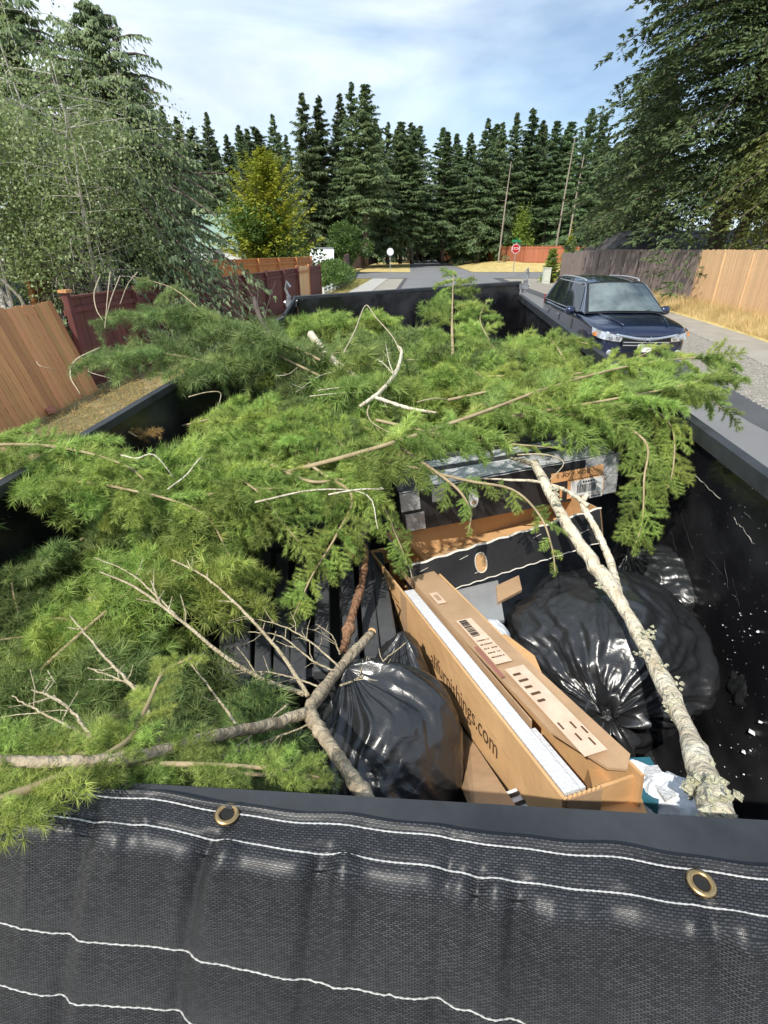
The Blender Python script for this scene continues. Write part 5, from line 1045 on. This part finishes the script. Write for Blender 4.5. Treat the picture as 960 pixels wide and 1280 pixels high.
# --- black slatted plastic frame
sl = thing('slatted_crate', 'black slatted plastic crate panel half buried by boughs in front of the cartons', 'crate', K(390,780,1.15))
for i, (x0_, y0_, x1_, y1_, wd) in enumerate(((281,700,284,850,.020),(304,690,302,856,.022),(330,690,328,858,.022),(352,690,352,852,.022),(377,680,372,850,.022),(404,668,402,838,.022),(431,660,440,828,.022),(452,655,466,822,.022),(470,690,488,812,.024))):
    a, b = K(x0_, y0_, 1.02), K(x1_, y1_, 1.0); d_ = (b-a)/np.linalg.norm(b-a); s_ = np.cross(d_, UP); s_ = s_/np.linalg.norm(s_)
    V, F = box(a-s_*wd-UP*.035, s_*wd*2, b-a, UP*.035); o = mk('slat', (V, F), M['black_plastic'], sl); bv = o.modifiers.new('b', 'BEVEL'); bv.width = .005; bv.segments = 2
for (x0_, y0_, x1_, y1_, h_) in ((288,870,420,838,1.03),(282,690,470,655,1.06),(345,800,410,786,1.045)):
    a, b = K(x0_, y0_, h_), K(x1_, y1_, h_); o = mk('crossbar', box(a-UP*.04, b-a, AX*.035, UP*.04), M['black_plastic'], sl); bv = o.modifiers.new('b', 'BEVEL'); bv.width = .004; bv.segments = 2
mk('base_sheet', panel(Ks([(270,690,1.10),(480,655,1.10),(500,830,1.07),(275,880,1.07)]), .01), M['rubber'], sl)

# ================================================================== THE LOAD: CUT BRANCHES
def knobbly(P, r, seed, amt=.12, n=10, kn=28):
    P = smoothline(P, 60) if len(P) < 30 else P; rs = np.random.RandomState(seed); k = len(P); rr_ = np.interp(np.linspace(0,1,k), np.linspace(0,1,len(r)), r); rr_ = rr_*(1+amt*vn(np.linspace(0,kn,k)[:,None], seed, 1.0, 3))
    P = P + rs.normal(0, .08, (k,3))*rr_[:,None]; V, F = tube(P, rr_, n); V = V + (vn(V, seed+1, 160, 2)*amt*.35*rr_.mean())[:,None]*0.6*np.array([1,1,1]); return V, F
def KP(L_): return np.array([K(*q) for q in L_])
# pale lichen covered limb
lg = thing('lichen_covered_limb', 'thick pale limb crusted with lichen leaning from the cartons to the near rail', 'branch', K(905,1030,.80))
main = KP([(668,578,.70),(700,640,.74),(735,695,.80),(780,760,.84),(820,835,.84),(855,905,.80),(882,975,.745),(903,1032,.69)])
mk('limb', knobbly(main, [.013,.016,.019,.018,.017,.018,.021,.024], 3, amt=.16), M['bark_pale'], lg, smooth=True)
mk('side_limb', knobbly(KP([(772,738,.83),(762,700,.82),(744,660,.78),(728,630,.74),(735,618,.72)]), [.012,.011,.010,.009,.008], 5), M['bark_pale'], lg, smooth=True)
mk('side_branch', knobbly(KP([(735,632,.735),(705,612,.72),(670,602,.715),(640,600,.72),(600,598,.74)]), [.0075,.006,.005,.004,.0025], 7), M['bark_pale'], lg, smooth=True)
mk('side_branch', knobbly(KP([(668,580,.70),(650,575,.70),(638,573,.71)]), [.010,.008,.005], 8), M['bark_pale'], lg, smooth=True)
rs = np.random.RandomState(8); smn = smoothline(main, 100)
spots_ = list(rs.randint(0, 101, 40)) + [98,99,100,97,96,95,94,92,99,100,93,88,34,36,38,50,51,66,67] 
for i in spots_:
    p = smn[i] + rs.normal(0, .011, 3)+UP*.008; sz = rs.uniform(.003,.009)*(1.5 if i > 90 else 1); d = rs.normal(size=(26,3)); V = []; F = []
    th_ = 9; 
    for j in range(7):
        q = p+rs.normal(0,sz*.9,3); v = q+o4*sz*rs.uniform(.4,1.1,(6,3)); F += [tuple(int(t)+len(V)*1 for t in f) for f in o4f]; V += list(v)
    mk('lichen_tuft', (np.array(V), F), M['lichen'], lg)
# forked grey-brown branch across the left
fk = thing('forked_branch', 'forked grey brown branch with bare twigs lying across the left bag', 'branch', K(395,885,.80))
mk('limb', knobbly(KP([(464,792,.90),(430,830,.87),(405,862,.83),(388,890,.80),(408,925,.77),(440,972,.71),(462,1006,.66)]), [.0115,.0125,.013,.0135,.0115,.0115,.0115], 11), M['bark_mid'], fk, smooth=True)
mk('cut_end', lathe(K(465,790,.90), [(.0110,0),(.0110,.002)], tuple(K(465,790,.90)-K(430,830,.87)), 12), M['cut_wood'], fk)
mk('limb', knobbly(KP([(390,888,.80),(340,905,.75),(270,920,.66),(200,938,.59),(130,950,.55),(40,952,.525),(-60,946,.51)]), [.0110,.0100,.0092,.0082,.0072,.0066,.006], 12), M['bark_mid'], fk, smooth=True)
def twig(pts, r0, r1, nm='twig', par=fk, m='bark_twig', seed=1, side=6):
    P = KP(pts); P = smoothline(P, 26); rs = np.random.RandomState(seed*7+int(pts[0][0])); P[1:-1] += rs.normal(0,.0006,(len(P)-2,3)); mk(nm, tube(P, np.linspace(r0*.8, r1*.8, len(P)), 6), M[m], par, smooth=True)
    for k in range(side):
        i = rs.randint(5, 24); p = P[i]; d = P[i+1]-P[i]; d /= np.linalg.norm(d)+1e-9; q = np.cross(d, UP)*rs.choice([-1,1]); L1 = rs.uniform(.015,.055); e = p + (d*rs.uniform(.3,1.2)+q*rs.uniform(.5,1)+UP*rs.uniform(0,.5))*L1
        mk('twiglet', tube([p, (p+e)/2+rs.normal(0,.004,3), e], [r1*.8, r1*.65, r1*.4], 4), M[m], par)
twig([(385,870,.82),(350,815,.84),(300,760,.79),(255,720,.74),(215,700,.72)], .0062, .0026, seed=1)
twig([(380,868,.82),(330,850,.82),(280,820,.75),(225,775,.70),(170,735,.67),(125,715,.66)], .0070, .0022, seed=2)
twig([(225,775,.70),(190,740,.68),(160,715,.67),(118,697,.66)], .0030, .0013, seed=3, side=3)
twig([(200,930,.62),(175,870,.60),(130,820,.60),(88,770,.61)], .0045, .0016, seed=4)
twig([(180,862,.60),(150,850,.60),(110,835,.60)], .0025, .0012, seed=5, side=2)
twig([(118,925,.57),(80,880,.57),(40,862,.58)], .0030, .0014, seed=6)
twig([(118,925,.57),(60,895,.57),(15,870,.58)], .0026, .0012, seed=7, side=3)
twig([(295,905,.69),(270,870,.67),(235,825,.66)], .0030, .0014, seed=8, side=2)
twig([(420,840,.85),(390,825,.84),(350,795,.83),(310,790,.83)], .0032, .0013, seed=9)
twig([(425,835,.85),(385,800,.84),(345,780,.83),(300,770,.83)], .0030, .0012, seed=10, side=9)
twig([(400,858,.83),(345,842,.82),(290,838,.81)], .0026, .0012, seed=11, side=9)
twig([(425,818,.86),(415,795,.85),(395,780,.84)], .0024, .001, seed=12)
twig([(388,905,.79),(310,935,.76),(250,955,.74)], .0024, .001, seed=13)
twig([(425,857,.84),(455,845,.85),(480,825,.86),(508,803,.86)], .0028, .0016, seed=14, side=8)
twig([(360,880,.80),(300,930,.76),(200,985,.70)], .0026, .001, seed=15, side=3)
rb_ = thing('rough_barked_limb', 'short rough reddish limb standing upright beside the long carton', 'branch', K(430,810,.95))
mk('limb', knobbly(KP([(430,812,.93),(440,770,.93),(452,730,.92),(457,695,.91),(455,680,.90)]), [.0135,.0125,.011,.0095,.0075], 21, amt=.25), M['bark_red'], rb_, smooth=True)
st_ = thing('cut_branch_stub', 'cut branch stub with a fresh orange end hanging out of the boughs', 'branch', K(440,690,.90)); mk('limb', knobbly(KP([(439,692,.86),(448,675,.85),(457,655,.84),(463,620,.80)]), [.0125,.0125,.012,.010], 22), M['bark_mid'], st_, smooth=True)
dd_ = K(438,693,.86)-K(448,675,.85); mk('cut_end', lathe(K(438.5,693,.86), [(.0122,0),(.0118,.002)], tuple(dd_), 14), M['cut_wood'], st_)
def limb(nm, lab, pts, r, m, seed, twigs=()):
    g = thing(nm, lab, 'branch', K(*pts[0])); mk('limb', knobbly(KP(pts), r, seed), M[m], g, smooth=True)
    for t in twigs: twig(t, .0035, .0012, par=g, m=m, seed=seed, side=4)
limb('bare_limb', 'pale bare limb lying across the far left part of the heap', [(389,418,.55),(405,440,.58),(430,462,.60),(455,480,.60),(470,498,.62)], [.022,.021,.019,.016,.010], 'bark_pale', 31, twigs=[[(392,440,.56),(365,465,.56),(345,470,.56)],[(430,462,.58),(400,470,.58),(370,490,.58)]])
limb('curved_limb', 'curved pale limb beside the upright green bough', [(450,508,.60),(475,490,.57),(495,465,.53),(502,440,.50),(497,432,.50)], [.007,.0085,.0085,.007,.004], 'bark_pale', 32, twigs=[[(492,468,.53),(486,450,.51),(482,430,.50)],[(492,468,.53),(480,455,.52),(470,448,.52)]])
limb('bent_twig', 'thin pale twig bent to a sharp peak before the far gate', [(430,440,.50),(443,415,.46),(457,382,.42),(470,397,.43),(490,420,.46),(500,440,.50)], [.003,.0036,.0036,.003,.003,.0024], 'bark_twig', 33)
limb('bare_limb', 'short bare grey limb half hidden in the left boughs', [(112,752,.80),(145,735,.79),(180,718,.78),(195,712,.78)], [.010,.012,.012,.011], 'bark_mid', 34)
limb('bare_limb', 'small upright grey limb with a pale cut at the left corner of the gate', [(347,440,.50),(335,415,.46),(322,390,.42),(318,373,.40)], [.014,.013,.012,.013], 'bark_fir', 35, twigs=[[(330,405,.44),(335,380,.38),(345,350,.34)],[(322,390,.42),(305,375,.38),(290,350,.34)],[(318,375,.40),(312,365,.38),(295,342,.34)],[(330,405,.44),(322,380,.38),(324,350,.33)]])
limb('thin_branch', 'thin pale branch running through the bright green boughs toward the gate', [(470,497,.56),(510,510,.55),(545,516,.54)], [.007,.006,.004], 'bark_pale', 36)

# ================================================================== THE LOAD: GREEN BOUGHS
def sprig_mesh(kind, seed, mneedle, mstem):
    """one needled spray along +X, about 1 unit long"""
    rs = np.random.RandomState(seed); V = []; F = []; mi = []
    base = []; dirs = []; lens = []
    stems = []
    droop = [.12,.30,.05,.22,.4,.16][seed % 6]
    def axis(p0, d0, L1, dr, n):
        t = np.linspace(0, 1, n); P = p0 + d0*(t*L1)[:,None]; P[:,2] -= dr*L1*t*t; P[:,1] += .03*np.sin(t*5+seed)*L1; return P
    mainP = axis(np.zeros(3), np.array([1,0,.04]), 1.0, droop, 30); stems.append((mainP, .0085, .003))
    tw = []
    nt_ = {0:11, 1:12, 2:11}[kind]
    for i in range(nt_):
        t = .05+.88*(i+rs.rand()*.6)/nt_; j = int(t*29); p = mainP[j]; s = 1 if i % 2 else -1; a = R(rs.uniform(32, 62)); d = np.array([math.cos(a), s*math.sin(a), rs.uniform(-.35,.45)]); L1 = (.12+.36*(1-t)**.8*min(1, t*5+.35))*rs.uniform(.7,1.25); P = axis(p, d, L1, rs.uniform(.1,.5), 14); tw.append((P, L1)); stems.append((P, .0045, .0018))
    def clothe(P, L1, dens, nl, fwd, start=.0):
        n = int(dens*L1); t = start + (1-start)*rs.rand(n); x = t*(len(P)-1); i = np.minimum(x.astype(int), len(P)-2); f = (x-i)[:,None]; b = P[i]*(1-f)+P[i+1]*f; tg = P[i+1]-P[i]; tg /= np.linalg.norm(tg, axis=1)[:,None]
        r = rs.normal(size=(n,3)); r -= tg*(r*tg).sum(1)[:,None]; r /= np.linalg.norm(r, axis=1)[:,None]; r[:,2] += .25
        a = rs.uniform(fwd[0], fwd[1], n)[:,None]; d = tg*np.cos(a)+r*np.sin(a); base.append(b); dirs.append(d); lens.append(nl*rs.uniform(.6,1.2,n))
    if kind == 0:      # feathery: needles all along
        clothe(mainP, 1.0, 300, .165, (.45,1.25), .02)
        for P, L1 in tw: clothe(P, L1, 310, .150, (.40,1.2))
    elif kind == 1:    # rosettes on short shoots
        def ros(P, L1, step, nl, k):
            m = max(2, int(L1/step))
            for q in range(m+1):
                j = min(len(P)-2, int(q/m*(len(P)-1))); tg = P[j+1]-P[j]; tg /= np.linalg.norm(tg); b = P[j]; kk = k if q < m else int(k*1.5)
                r = rs.normal(size=(kk,3)); 
                if q == m: d = tg*rs.uniform(.3,1.0,kk)[:,None]+r*.45
                else: c = rs.normal(size=3); c[2] += .7; c -= tg*np.dot(c,tg)*.6; c /= np.linalg.norm(c); d = c*.7+r*.62+tg*.25
                d /= np.linalg.norm(d, axis=1)[:,None]; base.append(np.repeat(b[None], kk, 0)); dirs.append(d); lens.append(nl*rs.uniform(.75,1.1,kk))
        ros(mainP, 1.0, .065, .24, 15)
        for P, L1 in tw: ros(P, L1, .075, .22, 14)
    else:              # tighter fresh green growth
        clothe(mainP, 1.0, 330, .145, (.40,1.1), .0)
        for P, L1 in tw: clothe(P, L1, 340, .130, (.35,1.05))
    B = np.vstack(base); D = np.vstack(dirs); Ln = np.concatenate(lens)[:,None]; n = len(B)
    S = np.cross(D, rs.normal(size=(n,3))); S /= np.linalg.norm(S, axis=1)[:,None]+1e-9; wd = .0115
    bend = np.zeros((n,3)); bend[:,2] = -.12
    NV = np.stack([B-S*wd*.5, B+S*wd*.5, B+D*Ln+bend*Ln], 1).reshape(-1, 3); NF = np.arange(3*n).reshape(n, 3)
    sv = []; sf = []; k = 0
    for P, r0, r1 in stems:
        v, f = tube(P[::3], np.linspace(r0, r1, len(P[::3])), 3, cap=False); sv.append(v); sf += [(a+k, b+k, c+k) for a, b, c, d in f] + [(a+k, c+k, d+k) for a, b, c, d in f]; k += len(v)
    VV = np.vstack([NV]+sv); FF = np.vstack([NF, np.array(sf)+len(NV)]); me = rawmesh('sprig', VV, FF, None); me.materials.append(mneedle); me.materials.append(M['stem_green'])
    me.polygons.foreach_set('material_index', np.concatenate([np.zeros(len(NF), dtype=np.int32), np.ones(len(sf), dtype=np.int32)])); me.update(); return me
SP = {}
for kind in (0,1,2):
    for sd_ in range(4): SP[(kind, sd_, 'needle')] = sprig_mesh(kind, sd_+10*kind+1, M['needle'], M['bark_twig'])
def sprig(kind, m, rs):
    s = rs.randint(0, 4); key = (kind, s, m)
    if key not in SP:
        me = SP[(kind, s, 'needle')].copy(); me.materials[0] = M[m]; SP[key] = me
    return SP[key]
NSP = [0]
def bough(P, n, sl, label, group=None, kind=0, m='needle', seed=0, r0=.006, spread=(30,66), mix=None, start=.04, sag=.0, stemm='stem_tan', tipmat=None, roll=.5, flat_=True, name='cedar_bough'):
    rs = np.random.RandomState(seed+100); P = np.asarray(P, dtype=float); P = smoothline(P, 30) if len(P) < 20 else P
    root = thing(name, label, 'branch', P[0], group); mk('stem', tube(P, np.linspace(r0, .0018, len(P)), 6), M[stemm], root, smooth=True)
    org = P[0]
    for i in range(n):
        t = start+(1-start)*(i+.5*rs.rand())/n; j = min(28, int(t*29)); p = P[j]; tg = P[j+1]-P[j]; tg /= np.linalg.norm(tg)
        side = np.cross(tg, UP); side /= np.linalg.norm(side)+1e-9; nrm = np.cross(side, tg); s = 1 if i % 2 else -1
        if i == n-1: d = tg; 
        else: a = R(rs.uniform(*spread)); d = tg*math.cos(a) + side*s*math.sin(a) + nrm*rs.uniform(-.30,.55); d[2] -= sag*rs.uniform(.3,1.3)
        d /= np.linalg.norm(d); z = nrm + rs.normal(0, roll, 3)*.9; z -= d*np.dot(z, d); z /= np.linalg.norm(z); y = np.cross(z, d)
        ln = sl*(1.05-.55*t)*rs.uniform(.75,1.2); kd = kind if mix is None or rs.rand() > mix[1] else mix[0]
        mm = m if tipmat is None or rs.rand() > .15 else tipmat
        o = bpy.data.objects.new('sprig', sprig(kd, mm, rs)); col.objects.link(o); o.parent = root
        A = Matrix((Vector(d), Vector(y), Vector(z))).transposed().to_4x4() @ Matrix.Diagonal((ln, ln, ln, 1)); A.translation = Vector(p-org); o.matrix_local = A; NSP[0] += 1
    return root
# --- boughs one can point at
def B_(pts, *a, **k): return bough(KP(pts), *a, **k)
B_([(360,590,.66),(470,560,.58),(590,520,.54),(700,480,.50),(800,455,.47),(880,447,.46),(925,455,.46)], 42, .215, 'longest bright green bough, reaching out over the right side of the trailer', kind=0, m='needle', seed=1, tipmat='needle_yellow', r0=.008, sag=.25)
B_([(600,505,.60),(680,505,.57),(750,505,.55),(810,510,.55),(840,535,.60),(842,580,.68),(835,610,.74)], 28, .16, 'bright green bough curling down over the right rail beside the cartons', kind=2, m='needle', seed=2, tipmat='needle_yellow', sag=.5)
B_([(640,520,.60),(740,520,.58),(805,550,.62),(805,600,.72),(803,650,.82),(795,680,.88)], 26, .15, 'drooping bough hanging in front of the right steel side', kind=2, m='needle', seed=3, sag=.6)
B_([(560,500,.60),(660,480,.55),(760,470,.52),(830,490,.53),(880,475,.49)], 28, .20, 'feathery bough lying just below the longest one on the right', kind=0, m='needle', seed=4, sag=.3, tipmat='needle_yellow')
B_([(600,470,.58),(700,470,.55),(780,452,.50),(838,428,.45)], 20, .15, 'bough whose tip lies in front of the car headlights', kind=0, m='needle_yellow', seed=5, tipmat='needle')
B_([(640,520,.58),(760,500,.52),(860,480,.49),(900,465,.47)], 20, .22, 'thin outer bough with a ragged tip over the road', kind=2, m='needle', seed=6, sag=.3)
B_([(330,540,.66),(400,590,.64),(440,620,.66),(420,670,.74),(390,720,.82),(365,775,.90)], 34, .135, 'bright bough hanging down over the slatted crate', kind=2, m='needle', seed=7, sag=.35, tipmat='needle_yellow')
B_([(300,560,.64),(380,600,.64),(430,600,.64),(470,620,.68),(500,680,.80),(505,700,.84)], 24, .12, 'bright bough hanging left of the taped carton', kind=2, m='needle', seed=8, sag=.35)
B_([(500,560,.62),(545,590,.63),(575,615,.66),(588,640,.71),(586,665,.76)], 9, .085, 'small sprig drooping over the handle of the taped carton', kind=2, m='needle', seed=9, sag=.5)
B_([(480,575,.64),(580,600,.64),(640,612,.66),(675,645,.70),(690,685,.77),(694,715,.82)], 12, .09, 'slim sprig with a long tip hanging before the open black carton', kind=2, m='needle', seed=10, sag=.4, r0=.005)
B_([(470,525,.60),(560,545,.61),(640,555,.62),(700,560,.64)], 18, .09, 'bough spread over the top of the taped carton', kind=2, m='needle', seed=11, sag=.2)
B_([(568,500,.80),(566,450,.58),(565,400,.44),(566,365,.36),(567,336,.28)], 34, .27, 'upright green bough standing like a small tree before the far gate', kind=0, m='needle', seed=12, spread=(48,80), sag=.12, r0=.012)
B_([(575,480,.62),(620,450,.55),(600,400,.44),(612,372,.39)], 16, .20, 'leaning side bough right of the upright one', kind=0, m='needle', seed=13, sag=.2)
B_([(120,400,.42),(200,395,.40),(260,400,.42),(330,415,.46),(400,450,.52)][::-1], 24, .30, 'long needled bough stretching out over the left rail toward the red fence', kind=1, m='needle_dim', seed=14, sag=.15)
B_([(400,470,.58),(320,430,.48),(260,395,.40),(215,360,.33),(165,345,.30)], 16, .24, 'raised bough with brown bare ends in front of the red fence', kind=1, m='needle_dim', seed=15, tipmat='needle_brown', spread=(40,80), sag=.5)
B_([(330,470,.60),(250,450,.52),(180,440,.48),(110,450,.49)], 22, .26, 'dull green bough hanging outside the left rail', kind=1, m='needle_dim', seed=16, sag=.4)
B_([(-90,570,.56),(0,556,.54),(90,562,.55),(170,590,.60),(195,640,.68),(200,660,.72)], 30, .19, 'arched bough coming in from the left edge with a drooping tip', kind=2, m='needle', seed=17, sag=.45)
B_([(-60,600,.60),(60,600,.60),(150,610,.61),(250,640,.66),(290,700,.74)], 22, .20, 'dense bough below the arched one on the left', kind=0, m='needle', seed=18, sag=.3)
B_([(-70,1030,.50),(0,1000,.52),(90,965,.54),(160,925,.57),(185,880,.58),(205,840,.585),(240,822,.58)], 22, .065, 'yellow green sprig curling up from the lower left corner over the tarp', kind=1, m='needle_yellow', seed=19, r0=.006)
B_([(-80,975,.56),(0,965,.57),(110,958,.58),(220,955,.59),(330,960,.60),(400,972,.62)], 30, .085, 'fringe of starry needles along the near hem of the tarp', kind=1, m='needle', seed=20, r0=.006)
B_([(60,935,.70),(180,955,.70),(280,965,.70),(350,970,.70),(395,975,.70)], 10, .09, 'green sprig lying beside the foot of the forked branch', kind=1, m='needle_dim', seed=21, r0=.005)
B_([(150,720,.78),(220,720,.76),(270,710,.76),(310,740,.80)], 16, .20, 'yellowing tuft of needles left of the slatted crate', kind=1, m='needle_yellow', seed=22)
B_([(160,540,.66),(180,545,.70),(215,525,.80)], 4, .09, 'brown dead tuft with a reddish tip inside the dark gap by the left rail', kind=1, m='needle_brown', seed=24, r0=.004)
B_([(720,480,.60),(700,440,.50),(690,420,.47),(735,430,.47)], 16, .22, 'bough resting on the right rail beside the parked car', kind=0, m='needle', seed=25, sag=.3)
# --- the body of the heap
def zone(n, poly, hfun, label, group, ang, L1, ns, sl, kinds, mats, seed, sag=.1, tip=None):
    rs = np.random.RandomState(seed); poly = np.array(poly, dtype=float); c = 0; tries = 0
    x0, y0 = poly.min(0); x1, y1 = poly.max(0)
    def inside(x, y):
        r = False; j = len(poly)-1
        for i in range(len(poly)):
            if (poly[i][1] > y) != (poly[j][1] > y) and x < (poly[j][0]-poly[i][0])*(y-poly[i][1])/(poly[j][1]-poly[i][1])+poly[i][0]: r = not r
            j = i
        return r
    while c < n and tries < 4000:
        tries += 1; px, py = rs.uniform(x0, x1), rs.uniform(y0, y1)
        if not inside(px, py): continue
        h = hfun(px, py)+rs.uniform(0,.10); p = K(px, py, h); a = R(rs.uniform(*ang)); d = AX*math.sin(a)+LT*math.cos(a); ln = L1*rs.uniform(.6,1.2); k = rs.uniform(-.5,.5)
        q = np.cross(UP, d); P = [p-d*ln*.5 - UP*.06, p-d*ln*.2+UP*.0, p+d*ln*.15+q*k*.1+UP*rs.uniform(.0,.05), p+d*ln*.5+q*k*.3-UP*rs.uniform(0,.06)]
        bough(np.array(P), ns, sl, label, group, kind=kinds[rs.randint(len(kinds))], m=mats[rs.randint(len(mats))], seed=seed*50+c, sag=sag, tipmat=tip, r0=.005); c += 1
hA = lambda x, y: .62+.02*math.sin(x*.02) + max(0, (y-560))*.0012
hL = lambda x, y: .68 + max(0, min(1, (y-600)/200))*.14
zone(19, [(350,460),(420,440),(560,455),(720,470),(690,485),(560,490),(450,540),(350,600),(300,590),(330,520)], hA, 'green bough woven into the middle of the heap', 'boughs in the middle of the heap', (-60,60), .7, 22, .22, (0,2,0), ('needle','needle','needle_dim'), 61)
zone(6, [(310,530),(430,540),(440,560),(390,585),(320,590)], lambda x,y: .62+max(0,y-560)*.0008, 'fresh green bough on the near slope of the heap above the slatted crate', 'boughs on the near slope', (-150,-50), .55, 20, .20, (2,), ('needle',), 62, sag=.2, tip='needle_yellow')
zone(9, [(100,600),(160,590),(260,620),(290,680),(230,740),(100,740),(60,680)], hL, 'green bough packed into the left part of the heap', 'boughs in the left of the heap', (-50,60), .6, 18, .19, (1,1,0), ('needle','needle_dim','needle_dim'), 63, tip='needle_yellow')
zone(11, [(-120,745),(90,730),(180,770),(190,860),(150,920),(-120,920)], hL, 'shaded starry needled bough low at the left by the near rail', 'boughs low on the left', (-80,80), .5, 16, .17, (1,), ('needle_dim','needle_dim','needle'), 64)
zone(6, [(-120,850),(60,900),(260,900),(320,940),(200,960),(-120,950)], lambda x,y: .82, 'dark bough deep between the forked branch and the near rail', 'deep boughs under the forked branch', (-80,80), .5, 18, .19, (1,), ('needle_dim',), 65)
zone(9, [(380,410),(500,400),(540,430),(560,470),(470,490),(400,460)], lambda x,y: .60, 'dull green bough piled before the far gate', 'boughs before the far gate', (-40,70), .85, 20, .32, (0,1), ('needle_dim','needle'), 66)
zone(9, [(520,435),(600,425),(660,430),(680,450),(680,480),(560,490)], lambda x,y: .58, 'arching bough in the green mound left of the parked car', 'boughs of the mound by the right rail', (-70,20), .8, 22, .32, (0,2), ('needle','needle_dim','needle'), 67, sag=.4, tip='needle_yellow')
zone(9, [(370,470),(450,480),(600,520),(600,545),(370,590)], lambda x,y: .84, 'buried bough glimpsed under the middle of the heap', 'buried boughs', (-90,90), .9, 18, .30, (0,), ('needle_dim',), 68)
zone(7, [(560,475),(700,465),(800,470),(830,500),(720,495),(600,490)], lambda x,y: .58, 'bright bough filling the right shoulder of the heap', 'boughs on the right shoulder', (-20,50), .5, 20, .18, (2,0), ('needle',), 70, sag=.3, tip='needle_yellow')
zone(7, [(200,575),(300,590),(320,620),(270,660),(200,640)], lambda x,y: .64, 'green bough between the arched left bough and the bright hanging one', 'boughs left of centre', (-60,30), .6, 22, .22, (0,2), ('needle','needle'), 71, sag=.2)
LM = [((567,380),'the upright bough before the far gate'),((457,400),'the thin bent peaked twig'),((410,440),'the pale bare limb'),((495,465),'the curved pale limb'),((250,500),'the dark gap by the left rail'),((640,590),'the taped black carton'),((860,520),'the right rail of the trailer'),((730,440),'the front of the parked car'),((340,760),'the slatted crate'),((388,890),'the fork of the bare branch'),((490,380),'the far gate'),((60,610),'the left rail near the left edge'),((150,735),'the long bare twigs'),((40,950),'the left end of the forked branch'),((20,700),'the dark hollow at the left edge'),((120,840),'the short middle twig'),((283,1015),'the left brass eyelet'),((90,470),'the leaning fence panel'),((350,600),'the top of the hanging bough')]
NTH = ['nearest to','second nearest to','third nearest to','fourth nearest to','fifth nearest to','sixth nearest to','seventh nearest to','eighth nearest to','ninth nearest to','tenth nearest to','eleventh nearest to','twelfth nearest to','thirteenth nearest to','fourteenth nearest to']
def pix(p):
    z = p[2]-CAM_H; c = p[1]*math.cos(PITCH)-z*math.sin(PITCH); u = p[1]*math.sin(PITCH)+z*math.cos(PITCH); return np.array([480+FPX*p[0]/c, 640-FPX*u/c])
def rank_labels(word, objs):
    near_ = {}
    for o in objs:
        q = pix(np.array(o.location)); k = min(range(len(LM)), key=lambda i: np.linalg.norm(q-np.array(LM[i][0]))); near_.setdefault(k, []).append((np.linalg.norm(q-np.array(LM[k][0])), o))
    for k, L_ in near_.items():
        for i, (d_, o) in enumerate(sorted(L_, key=lambda t: t[0])): o['label'] = word(o) + ', ' + NTH[min(i, len(NTH)-1)] + ' ' + LM[k][1]
grp = {}
for o in bpy.data.objects:
    if o.get('group', '').startswith(('boughs', 'deep boughs', 'buried boughs')): grp.setdefault(o['group'], []).append(o)
for g_, L_ in grp.items():
    wd0 = {'boughs in the middle of the heap':'green bough woven into the heap','boughs on the near slope':'fresh bough of the near slope','boughs in the left of the heap':'bough packed into the left heap','boughs low on the left':'shaded starry needled bough','deep boughs under the forked branch':'dark deep lying bough','boughs before the far gate':'dull green bough at the far end','boughs of the mound by the right rail':'arching bough of the right mound','buried boughs':'half buried bough','boughs on the right shoulder':'bright bough right of centre','boughs left of centre':'green bough left of centre'}.get(g_, 'green bough')
    rank_labels(lambda o: wd0, L_)
print('sprigs', NSP[0])
# curled bare stems and dead twigs standing out of the heap
for i, pts in enumerate([[(125,345,.30),(118,365,.33),(120,385,.37),(128,400,.41)],[(150,345,.30),(140,370,.34),(133,395,.40)],[(138,340,.29),(135,365,.34),(131,410,.43)],[(172,340,.30),(160,355,.33),(150,380,.38)],[(125,435,.47),(95,450,.49),(88,470,.53),(100,492,.57)]]):
    o = mk('bare_twig', tube(smoothline(KP(pts), 20), np.linspace(.0045,.0018,21), 5), M['bark_twig'], base=K(*pts[-1]), smooth=True)
    tagit(o, ('leftmost of the pale bare twigs curling against the red fence','pale bare twig crossing behind the straightest one by the red fence','straightest pale bare twig before the red fence','short pale twig at the right of the bare bunch by the red fence','pale hooked twig hanging beside the leaning cedar panel')[i], 'twig')
rs = np.random.RandomState(77)
for i in range(16):
    px, py = rs.uniform(40, 700), rs.uniform(440, 640)
    if px > 480 and py > 580: continue
    h = .58+rs.uniform(-.02,.03)+max(0,(py-560))*.0006; a = R(rs.uniform(-80,80)); d = AX*math.sin(a)+LT*math.cos(a); ln = rs.uniform(.12,.35); p = K(px, py, h); q = np.cross(UP,d)*rs.uniform(-.1,.1)
    o = mk('dry_twig', tube(smoothline([p, p+d*ln*.4+UP*.010+q, p+d*ln*.8+UP*rs.uniform(-.02,.04)+q*1.4, p+d*ln-UP*.03], 12), np.linspace(.003,.0011,13), 5), M['bark_pale' if i%2 else 'bark_twig'], base=p, smooth=True); tagit(o, 'thin dry pale twig lying loose on the green heap', 'twig', 'loose dry twigs on the heap')

rank_labels(lambda o: 'thin dry loose twig', [o for o in bpy.data.objects if o.get('group') == 'loose dry twigs on the heap'])
